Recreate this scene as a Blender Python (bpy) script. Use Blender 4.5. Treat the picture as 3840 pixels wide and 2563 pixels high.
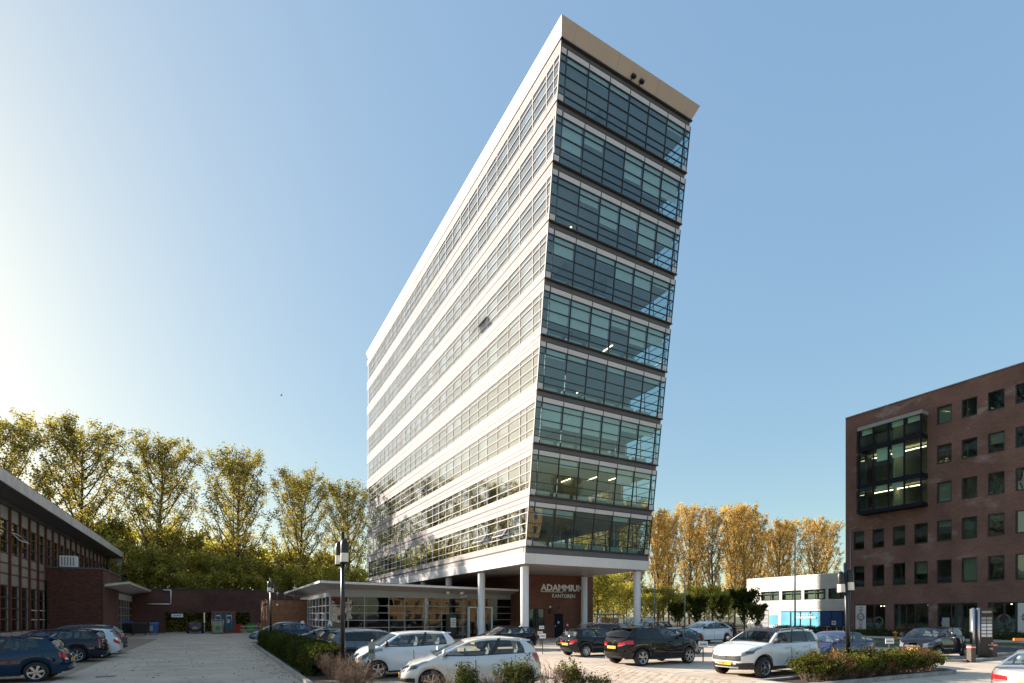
import bpy, math, random
import numpy as np
from mathutils import Matrix, Vector
for o in list(bpy.data.objects): bpy.data.objects.remove(o)
S = bpy.context.scene
COL = S.collection
R = math.radians
random.seed(7)
# ------------------------------------------------------------------ camera, sky, sun, exposure
EYE = 2.05
cam = bpy.data.cameras.new('camera'); camo = bpy.data.objects.new('camera', cam); COL.objects.link(camo)
camo.location = (0, 0, EYE); camo.rotation_euler = (R(90), 0, R(-29.18))
cam.sensor_width = 36; cam.lens = 18.75; cam.shift_y = 0.2681; cam.clip_end = 3000; cam.clip_start = 0.1
S.camera = camo
SKYP = .74; SKYT = (2.06, 2.11, 1.84)
W = bpy.data.worlds.new('World'); S.world = W; W.use_nodes = True
nt = W.node_tree; nt.nodes.clear()
sky = nt.nodes.new('ShaderNodeTexSky'); sky.sky_type = 'NISHITA'; sky.sun_disc = False
SUN = Vector((-0.625, 0.781, 0)).normalized(); EL = R(20.3)
sky.sun_elevation = EL; sky.sun_rotation = math.atan2(SUN.x, SUN.y)
sky.air_density = 1.0; sky.dust_density = 1.7; sky.ozone_density = 2.0; sky.altitude = 0
bg = nt.nodes.new('ShaderNodeBackground'); bg.inputs[1].default_value = 0.115
# soften the aureole: brightness compressed by a power curve, hue kept, slight white balance
sc_ = nt.nodes.new('ShaderNodeSeparateColor'); mx1 = nt.nodes.new('ShaderNodeMath'); mx1.operation = 'MAXIMUM'; mx2 = nt.nodes.new('ShaderNodeMath'); mx2.operation = 'MAXIMUM'; pw = nt.nodes.new('ShaderNodeMath'); pw.operation = 'POWER'; pw.inputs[1].default_value = -SKYP
vs_ = nt.nodes.new('ShaderNodeVectorMath'); vs_.operation = 'SCALE'; vt = nt.nodes.new('ShaderNodeVectorMath'); vt.operation = 'MULTIPLY'; vt.inputs[1].default_value = SKYT
nt.links.new(sky.outputs[0], sc_.inputs[0]); nt.links.new(sc_.outputs[0], mx1.inputs[0]); nt.links.new(sc_.outputs[1], mx1.inputs[1]); nt.links.new(mx1.outputs[0], mx2.inputs[0]); nt.links.new(sc_.outputs[2], mx2.inputs[1]); nt.links.new(mx2.outputs[0], pw.inputs[0])
nt.links.new(sky.outputs[0], vs_.inputs[0]); nt.links.new(pw.outputs[0], vs_.inputs['Scale']); nt.links.new(vs_.outputs[0], vt.inputs[0])
wo = nt.nodes.new('ShaderNodeOutputWorld'); nt.links.new(vt.outputs[0], bg.inputs[0]); nt.links.new(bg.outputs[0], wo.inputs[0])
sl = bpy.data.lights.new('sun', 'SUN'); sl.energy = 4.5; sl.angle = R(0.5); sl.color = (1, 0.89, 0.77)
so = bpy.data.objects.new('sun', sl); COL.objects.link(so)
sd = Vector((SUN.x*math.cos(EL), SUN.y*math.cos(EL), math.sin(EL)))
so.rotation_euler = (-sd).to_track_quat('-Z', 'Y').to_euler(); so.location = sd*80
S.view_settings.view_transform = 'Standard'; S.view_settings.look = 'None'
S.view_settings.exposure = 1.4; S.view_settings.gamma = 1; S.view_settings.use_curve_mapping = False
S.cycles.max_bounces = 8; S.cycles.transparent_max_bounces = 16; S.cycles.diffuse_bounces = 3
S.cycles.glossy_bounces = 4; S.cycles.caustics_reflective = False; S.cycles.caustics_refractive = False
S.cycles.sample_clamp_indirect = 6

# ------------------------------------------------------------------ materials
def newmat(name):
    m = bpy.data.materials.new(name); m.use_nodes = True; n = m.node_tree; n.nodes.clear()
    out = n.nodes.new('ShaderNodeOutputMaterial'); return m, n, out
def mat(name, col, rough=.6, metal=0, var=.12, scale=3., bump=0., bscale=40., coat=0, emit=0, spec=.5):
    m, n, out = newmat(name); N = n.nodes.new; L = n.links.new
    b = N('ShaderNodeBsdfPrincipled'); L(b.outputs[0], out.inputs[0])
    b.inputs['Roughness'].default_value = rough; b.inputs['Metallic'].default_value = metal
    b.inputs['Coat Weight'].default_value = coat; b.inputs['Coat Roughness'].default_value = .02; b.inputs['Coat IOR'].default_value = 1.45
    b.inputs['Specular IOR Level'].default_value = spec
    tc = N('ShaderNodeTexCoord')
    if var > 0:
        no = N('ShaderNodeTexNoise'); no.inputs['Scale'].default_value = scale; no.inputs['Detail'].default_value = 6
        L(tc.outputs['Object'], no.inputs['Vector'])
        mr = N('ShaderNodeMapRange'); mr.inputs['From Min'].default_value = .3; mr.inputs['From Max'].default_value = .7
        mr.inputs['To Min'].default_value = 1-var; mr.inputs['To Max'].default_value = 1+var
        L(no.outputs['Fac'], mr.inputs['Value'])
        oi = N('ShaderNodeObjectInfo'); mr2 = N('ShaderNodeMapRange')
        mr2.inputs['To Min'].default_value = 1-var*.4; mr2.inputs['To Max'].default_value = 1+var*.4
        L(oi.outputs['Random'], mr2.inputs['Value'])
        mu = N('ShaderNodeMath'); mu.operation = 'MULTIPLY'; L(mr.outputs[0], mu.inputs[0]); L(mr2.outputs[0], mu.inputs[1])
        vm = N('ShaderNodeVectorMath'); vm.operation = 'SCALE'; vm.inputs[0].default_value = col[:3]
        L(mu.outputs[0], vm.inputs['Scale']); L(vm.outputs[0], b.inputs['Base Color'])
    else: b.inputs['Base Color'].default_value = (*col[:3], 1)
    if bump > 0:
        n2 = N('ShaderNodeTexNoise'); n2.inputs['Scale'].default_value = bscale; n2.inputs['Detail'].default_value = 4
        L(tc.outputs['Object'], n2.inputs['Vector'])
        bp = N('ShaderNodeBump'); bp.inputs['Strength'].default_value = bump; bp.inputs['Distance'].default_value = .02
        L(n2.outputs['Fac'], bp.inputs['Height']); L(bp.outputs[0], b.inputs['Normal'])
    if emit > 0:
        b.inputs['Emission Color'].default_value = (*col[:3], 1); b.inputs['Emission Strength'].default_value = emit
    return m
def glass(name, tint, ior=1.5, dirt=.0, rough=0.0, wav=0.0, wscale=1.5):
    m, n, out = newmat(name); N = n.nodes.new; L = n.links.new
    fr = N('ShaderNodeFresnel'); gb_ = N('ShaderNodeNewGeometry'); mi_ = N('ShaderNodeMapRange'); mi_.inputs['To Min'].default_value = ior; mi_.inputs['To Max'].default_value = 1/ior
    L(gb_.outputs['Backfacing'], mi_.inputs['Value']); L(mi_.outputs[0], fr.inputs['IOR'])   # thin sheet: the same reflection from both sides
    tr = N('ShaderNodeBsdfTransparent'); tr.inputs[0].default_value = (*tint, 1)
    gl = N('ShaderNodeBsdfGlossy'); gl.inputs['Roughness'].default_value = rough; gl.inputs[0].default_value = (.95, .97, 1, 1)
    if wav > 0:
        tc = N('ShaderNodeTexCoord'); no = N('ShaderNodeTexNoise'); no.inputs['Scale'].default_value = wscale; no.inputs['Detail'].default_value = 1
        g = N('ShaderNodeNewGeometry'); L(g.outputs['Position'], no.inputs['Vector'])
        bp = N('ShaderNodeBump'); bp.inputs['Strength'].default_value = wav; bp.inputs['Distance'].default_value = .02
        L(no.outputs['Fac'], bp.inputs['Height']); L(bp.outputs[0], gl.inputs['Normal'])
    mx = N('ShaderNodeMixShader'); L(fr.outputs[0], mx.inputs[0]); L(tr.outputs[0], mx.inputs[1]); L(gl.outputs[0], mx.inputs[2])
    L(mx.outputs[0], out.inputs[0]); return m
def brickmat(name, c1, c2, mortar, bw=.21, bh=.0625, stain=.0, bump=.4, soil=.25):
    m, n, out = newmat(name); N = n.nodes.new; L = n.links.new
    b = N('ShaderNodeBsdfPrincipled'); L(b.outputs[0], out.inputs[0]); b.inputs['Roughness'].default_value = .85
    g = N('ShaderNodeNewGeometry'); sp = N('ShaderNodeSeparateXYZ'); L(g.outputs['Position'], sp.inputs[0])
    ad = N('ShaderNodeMath'); ad.operation = 'ADD'; L(sp.outputs[0], ad.inputs[0]); L(sp.outputs[1], ad.inputs[1])
    cb = N('ShaderNodeCombineXYZ'); L(ad.outputs[0], cb.inputs[0]); L(sp.outputs[2], cb.inputs[1])
    br = N('ShaderNodeTexBrick'); L(cb.outputs[0], br.inputs['Vector']); br.inputs['Scale'].default_value = 1
    br.inputs['Brick Width'].default_value = bw; br.inputs['Row Height'].default_value = bh
    br.inputs['Mortar Size'].default_value = .006; br.inputs['Mortar Smooth'].default_value = .3
    br.inputs['Color1'].default_value = (*c1, 1); br.inputs['Color2'].default_value = (*c2, 1); br.inputs['Mortar'].default_value = (*mortar, 1)
    no = N('ShaderNodeTexNoise'); no.inputs['Scale'].default_value = .35; no.inputs['Detail'].default_value = 7; L(g.outputs['Position'], no.inputs['Vector'])
    mr = N('ShaderNodeMapRange'); mr.inputs['From Min'].default_value = .3; mr.inputs['From Max'].default_value = .7
    mr.inputs['To Min'].default_value = 1-soil; mr.inputs['To Max'].default_value = 1+soil; L(no.outputs['Fac'], mr.inputs['Value'])
    vm = N('ShaderNodeVectorMath'); vm.operation = 'SCALE'; L(br.outputs['Color'], vm.inputs[0]); L(mr.outputs[0], vm.inputs['Scale'])
    last = vm.outputs[0]
    if stain > 0:
        mp = N('ShaderNodeMapping'); mp.inputs['Scale'].default_value = (.3, .3, .55); L(g.outputs['Position'], mp.inputs[0])
        n3 = N('ShaderNodeTexNoise'); n3.inputs['Scale'].default_value = 1; n3.inputs['Detail'].default_value = 8; n3.inputs['Roughness'].default_value = .62; L(mp.outputs[0], n3.inputs['Vector'])
        cr = N('ShaderNodeMapRange'); cr.inputs['From Min'].default_value = .57; cr.inputs['From Max'].default_value = .74; cr.inputs['To Max'].default_value = stain; L(n3.outputs['Fac'], cr.inputs['Value'])
        mx = N('ShaderNodeMix'); mx.data_type = 'RGBA'; L(cr.outputs[0], mx.inputs[0]); L(last, mx.inputs[6]); mx.inputs[7].default_value = (.42, .36, .33, 1)
        last = mx.outputs[2]
    L(last, b.inputs['Base Color'])
    bp = N('ShaderNodeBump'); bp.inputs['Strength'].default_value = bump; bp.inputs['Distance'].default_value = .01; bp.invert = True
    L(br.outputs['Fac'], bp.inputs['Height']); L(bp.outputs[0], b.inputs['Normal'])
    return m
def leafmat(name, cols, trans=.45):
    m, n, out = newmat(name); N = n.nodes.new; L = n.links.new
    g = N('ShaderNodeNewGeometry'); cr = N('ShaderNodeValToRGB'); L(g.outputs['Random Per Island'], cr.inputs[0])
    cr.color_ramp.interpolation = 'CONSTANT'
    e = cr.color_ramp.elements; e[0].position = 0; e[0].color = (*cols[0], 1); e[1].position = 1/len(cols); e[1].color = (*cols[1], 1)
    for i, c in enumerate(cols[2:], 2): x = e.new(i/len(cols)); x.color = (*c, 1)
    no = N('ShaderNodeTexNoise'); no.inputs['Scale'].default_value = .35; no.inputs['Detail'].default_value = 3; L(g.outputs['Position'], no.inputs['Vector'])
    mr = N('ShaderNodeMapRange'); mr.inputs['From Min'].default_value = .35; mr.inputs['From Max'].default_value = .65; mr.inputs['To Min'].default_value = .7; mr.inputs['To Max'].default_value = 1.3; L(no.outputs['Fac'], mr.inputs['Value'])
    vm = N('ShaderNodeVectorMath'); vm.operation = 'SCALE'; L(cr.outputs[0], vm.inputs[0]); L(mr.outputs[0], vm.inputs['Scale'])
    df = N('ShaderNodeBsdfDiffuse'); ts = N('ShaderNodeBsdfTranslucent'); L(vm.outputs[0], df.inputs[0])
    v2 = N('ShaderNodeVectorMath'); v2.operation = 'MULTIPLY'; L(vm.outputs[0], v2.inputs[0]); v2.inputs[1].default_value = (1.5, 1.45, .8); L(v2.outputs[0], ts.inputs[0])
    mx = N('ShaderNodeMixShader'); mx.inputs[0].default_value = trans; L(df.outputs[0], mx.inputs[1]); L(ts.outputs[0], mx.inputs[2]); L(mx.outputs[0], out.inputs[0])
    return m
def groundmat(name, c1, c2, sc=60, bump=.3, patch=.25, leaf=0, crack=0):
    m, n, out = newmat(name); N = n.nodes.new; L = n.links.new
    b = N('ShaderNodeBsdfPrincipled'); L(b.outputs[0], out.inputs[0]); b.inputs['Roughness'].default_value = .85
    g = N('ShaderNodeNewGeometry')
    a = N('ShaderNodeTexNoise'); a.inputs['Scale'].default_value = sc; a.inputs['Detail'].default_value = 3; L(g.outputs['Position'], a.inputs['Vector'])
    mx = N('ShaderNodeMix'); mx.data_type = 'RGBA'; mr0 = N('ShaderNodeMapRange'); mr0.inputs['From Min'].default_value = .38; mr0.inputs['From Max'].default_value = .62
    L(a.outputs['Fac'], mr0.inputs[0]); L(mr0.outputs[0], mx.inputs[0]); mx.inputs[6].default_value = (*c1, 1); mx.inputs[7].default_value = (*c2, 1)
    p = N('ShaderNodeTexNoise'); p.inputs['Scale'].default_value = .45; p.inputs['Detail'].default_value = 8; p.inputs['Roughness'].default_value = .65; L(g.outputs['Position'], p.inputs['Vector'])
    mr = N('ShaderNodeMapRange'); mr.inputs['From Min'].default_value = .3; mr.inputs['From Max'].default_value = .7; mr.inputs['To Min'].default_value = 1-patch; mr.inputs['To Max'].default_value = 1+patch; L(p.outputs['Fac'], mr.inputs['Value'])
    vm = N('ShaderNodeVectorMath'); vm.operation = 'SCALE'; L(mx.outputs[2], vm.inputs[0]); L(mr.outputs[0], vm.inputs['Scale']); last = vm.outputs[0]
    if leaf > 0:
        v = N('ShaderNodeTexVoronoi'); v.inputs['Scale'].default_value = 2.6; L(g.outputs['Position'], v.inputs['Vector'])
        c = N('ShaderNodeMath'); c.operation = 'LESS_THAN'; c.inputs[1].default_value = leaf; L(v.outputs['Distance'], c.inputs[0])
        m2 = N('ShaderNodeMix'); m2.data_type = 'RGBA'; L(c.outputs[0], m2.inputs[0]); L(last, m2.inputs[6]); m2.inputs[7].default_value = (.10, .06, .03, 1); last = m2.outputs[2]
    if crack > 0:
        br = N('ShaderNodeTexBrick'); br.inputs['Scale'].default_value = 1; br.inputs['Brick Width'].default_value = .21; br.inputs['Row Height'].default_value = .105
        br.inputs['Mortar Size'].default_value = .006; L(g.outputs['Position'], br.inputs['Vector'])
        m3 = N('ShaderNodeMix'); m3.data_type = 'RGBA'; mm = N('ShaderNodeMath'); mm.operation = 'MULTIPLY'; mm.inputs[1].default_value = crack; L(br.outputs['Fac'], mm.inputs[0]); L(mm.outputs[0], m3.inputs[0]); L(last, m3.inputs[6]); m3.inputs[7].default_value = (.06, .05, .045, 1); last = m3.outputs[2]
    st = N('ShaderNodeTexNoise'); st.inputs['Scale'].default_value = .9; st.inputs['Detail'].default_value = 5; st.inputs['Distortion'].default_value = 1.2; L(g.outputs['Position'], st.inputs['Vector'])
    ms = N('ShaderNodeMapRange'); ms.inputs['From Min'].default_value = .58; ms.inputs['From Max'].default_value = .70; ms.inputs['To Min'].default_value = 1; ms.inputs['To Max'].default_value = .72; L(st.outputs['Fac'], ms.inputs['Value'])
    v9 = N('ShaderNodeVectorMath'); v9.operation = 'SCALE'; L(last, v9.inputs[0]); L(ms.outputs[0], v9.inputs['Scale']); last = v9.outputs[0]
    L(last, b.inputs['Base Color'])
    bp = N('ShaderNodeBump'); bp.inputs['Strength'].default_value = bump; bp.inputs['Distance'].default_value = .01; L(a.outputs['Fac'], bp.inputs['Height']); L(bp.outputs[0], b.inputs['Normal'])
    return m
M = {}
def D(k, *a, **kw): M[k] = mat(k, *a, **kw); return M[k]
D('cream_panel', (.47, .42, .41), .75, spec=.1, var=.07, scale=.8); D('beam_white', (.72, .70, .68), .6, spec=.2, var=.04, scale=.6)
D('fascia', (.50, .42, .35), .45, var=.04, scale=.5); D('grey_panel', (.60, .56, .55), .4, var=.05, scale=.8)
D('dark_band', (.12, .115, .12), .45, var=.1, scale=.7); D('dark_frame', (.035, .033, .035), .4, var=0)
D('silver_frame', (.72, .67, .64), .7, .0, spec=.15, var=.03); D('ceiling', (.50, .52, .50), .8, var=.03); D('slab', (.25, .25, .25), .8)
D('blind', (.88, .90, .86), .8, var=.03); D('interior', (.22, .22, .21), .8, var=.1); D('desk', (.75, .72, .62), .6)
D('concrete', (.42, .40, .37), .8, var=.15, bump=.2); D('white_paint', (.85, .85, .84), .35, var=.03)
D('column_white', (.74, .74, .75), .5, spec=.3, var=.03, scale=1.5)
D('soffit_metal', (.46, .40, .36), .35, var=.06, scale=1); D('roof_felt', (.07, .07, .065), .9, var=.2)
D('black_metal', (.012, .012, .014), .35, var=0); D('grey_metal', (.28, .29, .30), .4, .6, var=.05); D('steel', (.55, .55, .56), .25, .9, var=.03)
D('timber_red', (.11, .032, .016), .55, var=.25, scale=4); D('plank', (.33, .13, .055), .55, var=.22, scale=3, bump=.1)
D('panel_beige', (.28, .25, .22), .5, var=.12, scale=1.2); D('fascia_grey', (.62, .60, .56), .7, var=.14, scale=1.3)
D('frame_grey', (.30, .30, .29), .5, var=.05); D('dark_room', (.06, .06, .055), .9, var=.2)
D('bark', (.10, .075, .055), .9, var=.3, scale=5, bump=.4); D('twig', (.20, .13, .09), .9, var=.3)
D('rubber', (.018, .018, .018), .8, var=0); D('black_plastic', (.022, .022, .024), .6, var=0)
D('alloy', (.55, .56, .58), .25, .85, var=0); D('alloy_dark', (.10, .10, .105), .3, .8, var=0); D('chrome', (.75, .75, .76), .12, 1, var=0)
D('red_lens', (.50, .012, .015), .12, var=0, coat=.6); D('lens_clear', (.26, .27, .29), .08, .35, var=0, coat=1); D('plate_yellow', (.85, .48, .03), .45, var=0)
D('plate_white', (.80, .80, .78), .5, var=0); D('ink', (.02, .02, .02), .6, var=0); D('seat', (.14, .14, .145), .8, var=.2); D('seat_beige', (.38, .36, .32), .8, var=.2)
D('orange_glass', (.8, .25, .03), .3, var=0); D('lamp_glass', (.78, .74, .68), .3, var=.02); D('soil', (.06, .042, .03), .95, var=.4, scale=8, bump=.6)
D('kerb', (.30, .28, .25), .85, var=.25, scale=3, bump=.3); D('moss', (.30, .30, .12), .9, var=.3, scale=4)
D('red_paint', (.45, .03, .025), .5, var=.1); D('blue_paint', (.03, .12, .35), .45, var=.1); D('green_paint', (.05, .28, .06), .5, var=.1); D('yellow_paint', (.75, .55, .03), .5, var=.1)
D('container_teal', (.035, .085, .11), .55, var=.2, scale=2); D('container_red', (.35, .07, .035), .6, var=.2); D('wood_pale', (.40, .33, .24), .8, var=.2)
D('ceiling_lamp', (1, .72, .42), .5, var=0, emit=3.0); D('spot', (1, .9, .75), .5, var=0, emit=5); D('ochre', (.42, .27, .13), .8, var=.1); D('tile_red', (.22, .07, .04), .8, var=.2)
D('navy', (.010, .013, .02), .6, var=.1, spec=.15); D('office_wall', (.42, .46, .40), .8); D('bollard_wood', (.09, .075, .06), .8, var=.3, scale=9, bump=.4); D('frost', (.34, .36, .34), .7, var=.05)
D('banner', (.62, .60, .59), .6, var=.03); D('dark_red', (.18, .02, .02), .6, var=0); D('bright_red', (.6, .02, .03), .5, var=0); D('wreath', (.10, .12, .11), .7, var=.2)
D('film_blue', (.12, .42, .60), .35, var=.25, scale=.5); D('film_deep', (.03, .09, .26), .35, var=.3, scale=.6); D('white_clad', (.72, .70, .67), .5, var=.06, scale=.6)
M['tower_glass'] = glass('tower_glass', (.74, .84, .84), 1.7, wav=.12, wscale=.9)
M['side_glass'] = glass('side_glass', (.82, .88, .94), 5.0, wav=.10, wscale=.8)
M['window_glass'] = glass('window_glass', (.62, .68, .62), 1.65, wav=.25, wscale=1.3)
M['bay_glass'] = glass('bay_glass', (.80, .92, .86), 1.45)
M['hall_glass'] = glass('hall_glass', (.60, .62, .58), 1.5, wav=.25, wscale=1.1)
M['car_glass'] = glass('car_glass', (.74, .82, .82), 1.6)
M['car_glass_dark'] = glass('car_glass_dark', (.07, .08, .085), 1.55)
M['brick_brown'] = brickmat('brick_brown', (.165, .085, .065), (.23, .115, .088), (.14, .105, .09), stain=.6)
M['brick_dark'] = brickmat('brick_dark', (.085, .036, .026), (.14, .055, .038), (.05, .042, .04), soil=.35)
M['brick_core'] = brickmat('brick_core', (.15, .055, .032), (.22, .08, .046), (.09, .07, .06), soil=.25)
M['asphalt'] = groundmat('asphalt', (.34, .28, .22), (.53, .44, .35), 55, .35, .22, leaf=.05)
M['bay_pavers'] = groundmat('bay_pavers', (.22, .17, .125), (.32, .25, .18), 40, .3, .3, crack=.7, leaf=.06)
M['concrete_pavers'] = groundmat('concrete_pavers', (.52, .42, .325), (.66, .545, .43), 35, .3, .16, crack=.18, leaf=.03)
M['road'] = groundmat('road', (.05, .05, .05), (.09, .088, .085), 50, .3, .2)
M['grass'] = groundmat('grass', (.035, .07, .015), (.09, .13, .03), 25, .8, .3)
M['earth'] = groundmat('earth', (.07, .07, .035), (.12, .10, .06), 8, .6, .3)
for i, k in enumerate([(.55, .43, .33), (.60, .48, .37), (.49, .38, .29)]): D('paver_%s' % 'abc'[i], k, .85, var=.18, scale=6)
M['leaf_poplar'] = leafmat('leaf_poplar', [(.20, .21, .08), (.28, .26, .085), (.38, .32, .10), (.15, .16, .06), (.31, .22, .08), (.48, .39, .11)])
M['leaf_gold'] = leafmat('leaf_gold', [(.64, .43, .17), (.58, .40, .16), (.40, .36, .16), (.70, .50, .22), (.32, .30, .13), (.60, .36, .14)])
M['leaf_bush'] = leafmat('leaf_bush', [(.25, .27, .08), (.38, .36, .09), (.55, .47, .11), (.18, .20, .06), (.46, .38, .10)])
M['leaf_dark'] = leafmat('leaf_dark', [(.05, .07, .018), (.075, .095, .022), (.11, .12, .03), (.04, .055, .015)], .3)
M['leaf_hedge'] = leafmat('leaf_hedge', [(.03, .045, .012), (.045, .065, .015), (.07, .085, .02), (.09, .075, .03), (.035, .05, .012)], .3)
M['leaf_box'] = leafmat('leaf_box', [(.09, .13, .02), (.15, .17, .03), (.05, .07, .015), (.25, .18, .05), (.12, .13, .025)], .35)
M['leaf_dry'] = leafmat('leaf_dry', [(.13, .09, .06), (.18, .12, .075), (.09, .065, .045)], .25)
M['leaf_brown'] = leafmat('leaf_brown', [(.22, .12, .06), (.30, .17, .09), (.14, .08, .045)], .35)
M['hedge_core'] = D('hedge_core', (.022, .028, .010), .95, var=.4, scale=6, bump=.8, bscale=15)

# ------------------------------------------------------------------ mesh helpers
class G:
    def __init__(s): s.v = []; s.f = []; s.m = []; s.mats = []; s.sm = []
    def mi(s, k):
        if k not in s.mats: s.mats.append(k)
        return s.mats.index(k)
    def face(s, pts, k, smooth=False):
        b = len(s.v); s.v.extend(pts); s.f.append(tuple(range(b, b+len(pts)))); s.m.append(s.mi(k)); s.sm.append(smooth); return s
    def hexa(s, p, k, skip=()):   # p: 8 corners, bottom loop (4) then top loop (4)
        b = len(s.v); s.v.extend(p); i = s.mi(k)
        for n, q in enumerate(((3, 2, 1, 0), (4, 5, 6, 7), (0, 1, 5, 4), (1, 2, 6, 5), (2, 3, 7, 6), (3, 0, 4, 7))):
            if n in skip: continue
            s.f.append(tuple(b+j for j in q)); s.m.append(i); s.sm.append(False)
        return s
    def box(s, x0, y0, z0, x1, y1, z1, k, skip=()):
        return s.hexa([(x0, y0, z0), (x1, y0, z0), (x1, y1, z0), (x0, y1, z0), (x0, y0, z1), (x1, y0, z1), (x1, y1, z1), (x0, y1, z1)], k, skip)
    def tube(s, a, b, r0, r1, k, n=8, caps=True):
        a = Vector(a); b = Vector(b); d = (b-a).normalized(); u = d.orthogonal().normalized(); w = d.cross(u); B = len(s.v); i = s.mi(k)
        for c, r in ((a, r0), (b, r1)):
            for j in range(n):
                t = 2*math.pi*j/n; s.v.append(tuple(c+u*math.cos(t)*r+w*math.sin(t)*r))
        for j in range(n): s.f.append((B+j, B+(j+1) % n, B+n+(j+1) % n, B+n+j)); s.m.append(i); s.sm.append(True)
        if caps:
            s.f.append(tuple(B+j for j in reversed(range(n)))); s.m.append(i); s.sm.append(False)
            s.f.append(tuple(B+n+j for j in range(n))); s.m.append(i); s.sm.append(False)
        return s
    def path(s, pts, r, k, n=6):
        for a, b in zip(pts[:-1], pts[1:]): s.tube(a, b, r, r, k, n)
        return s
    def lathe(s, prof, k, c=(0, 0, 0), axis='z', n=20, smooth=True):  # prof: (r, h)
        B = len(s.v); i = s.mi(k)
        for r, h in prof:
            for j in range(n):
                t = 2*math.pi*j/n; a, b = r*math.cos(t), r*math.sin(t)
                s.v.append((c[0]+a, c[1]+b, c[2]+h) if axis == 'z' else (c[0]+a, c[1]+h, c[2]+b))
        for q in range(len(prof)-1):
            for j in range(n):
                s.f.append((B+q*n+j, B+q*n+(j+1) % n, B+(q+1)*n+(j+1) % n, B+(q+1)*n+j)); s.m.append(i); s.sm.append(smooth)
        return s
    def grid(s, P, k, smooth=True, flip=False):  # P[i][j] points
        B = len(s.v); n, m = len(P), len(P[0]); i = s.mi(k)
        for row in P: s.v.extend([tuple(p) for p in row])
        for a in range(n-1):
            for b in range(m-1):
                q = (B+a*m+b, B+a*m+b+1, B+(a+1)*m+b+1, B+(a+1)*m+b)
                s.f.append(q[::-1] if flip else q); s.m.append(i); s.sm.append(smooth)
        return s
    def mesh(s, name):
        me = bpy.data.meshes.new(name); me.from_pydata(s.v, [], s.f)
        for k in s.mats: me.materials.append(M[k])
        me.polygons.foreach_set('material_index', s.m); me.polygons.foreach_set('use_smooth', s.sm); me.update(); return me
def link(name, me, parent=None, loc=None, rot=None):
    o = bpy.data.objects.new(name, me); COL.objects.link(o)
    if parent: o.parent = parent
    if loc: o.location = loc
    if rot: o.rotation_euler = rot
    return o
def ob(name, g, parent=None, loc=None, rot=None): return link(name, g.mesh(name) if isinstance(g, G) else g, parent, loc, rot)
def thing(name, label, cat, loc=(0, 0, 0), rotz=0, group=None):
    o = link(name, None, None, loc, (0, 0, rotz)); o['label'] = label; o['category'] = cat
    if group: o['group'] = group
    return o
def tag(o, label, cat, group=None):
    o['label'] = label; o['category'] = cat
    if group: o['group'] = group
    return o
def struct(name, g):
    o = ob(name, g); o['kind'] = 'structure'; return o
def stuff(o): o['kind'] = 'stuff'; return o
def bx(x0, y0, z0, x1, y1, z1, k): return G().box(x0, y0, z0, x1, y1, z1, k)
def fastmesh(name, V, F, mats, mi=None, smooth=False):
    me = bpy.data.meshes.new(name); nv, nf, k = len(V), len(F), F.shape[1]
    me.vertices.add(nv); me.vertices.foreach_set('co', V.astype(np.float32).ravel())
    me.loops.add(nf*k); me.loops.foreach_set('vertex_index', F.astype(np.int32).ravel())
    me.polygons.add(nf); me.polygons.foreach_set('loop_start', np.arange(0, nf*k, k, dtype=np.int32))
    for m in mats: me.materials.append(M[m])
    if mi is not None: me.polygons.foreach_set('material_index', mi.astype(np.int32))
    me.update(calc_edges=True); me.validate(); return me
def leafquads(rng, C, size, up=.0):
    n = len(C); a = rng.normal(size=(n, 3)); a /= np.linalg.norm(a, axis=1)[:, None]
    b = rng.normal(size=(n, 3)); b -= a*(a*b).sum(1)[:, None]; b /= np.linalg.norm(b, axis=1)[:, None]
    s = (size*rng.uniform(.6, 1.25, n))[:, None]; a = a*s*.5; b = b*s*.38
    V = np.stack([C-a, C-b*.9+a*.1, C+a, C+b*.9+a*.1], 1).reshape(-1, 3)
    return V, np.arange(4*n).reshape(n, 4)
def text_obj(body, size, extr, k, loc, rot, parent=None, align='LEFT', name='lettering', shear=0, off=0, sx=1):
    c = bpy.data.curves.new(name, 'FONT'); c.body = body; c.size = size; c.extrude = extr; c.align_x = align; c.offset = off; c.shear = shear; c.resolution_u = 2
    t = bpy.data.objects.new(name, c); COL.objects.link(t)
    me = bpy.data.meshes.new_from_object(t.evaluated_get(bpy.context.evaluated_depsgraph_get())); bpy.data.objects.remove(t)
    me.materials.clear(); me.materials.append(M[k]); o = link(name, me, parent, loc, rot); o.scale = (sx, 1, 1); return o
def wall_open(g, plane, c, u0, u1, z0, z1, holes, k, depth=.15, inward=1, kr=None):
    """wall face on plane X=c (or Y=c) with rectangular openings and their reveals; inward = sign of the inside direction"""
    us = sorted({u0, u1, *[h[0] for h in holes], *[h[2] for h in holes]}); zs = sorted({z0, z1, *[h[1] for h in holes], *[h[3] for h in holes]})
    P = (lambda u, z, d=0: (c+d*inward, u, z)) if plane == 'X' else (lambda u, z, d=0: (u, c+d*inward, z))
    for i in range(len(zs)-1):
        zc = (zs[i]+zs[i+1])/2; run = None
        for j in range(len(us)-1):
            uc = (us[j]+us[j+1])/2
            solid = not any(h[0] < uc < h[2] and h[1] < zc < h[3] for h in holes)
            if solid and run is None: run = us[j]
            if run is not None and (not solid or j == len(us)-2):
                e = us[j+1] if solid else us[j]
                g.face([P(run, zs[i]), P(e, zs[i]), P(e, zs[i+1]), P(run, zs[i+1])], k); run = None
    for a, b, cc, d in holes:
        for q in (((a, b), (cc, b)), ((cc, b), (cc, d)), ((cc, d), (a, d)), ((a, d), (a, b))):
            (ua, za), (ub, zb) = q; g.face([P(ua, za), P(ub, zb), P(ub, zb, depth), P(ua, za, depth)], kr or k)
    return g
# ---
D('sign_white', (.93, .93, .92), .5, var=0)
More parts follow.
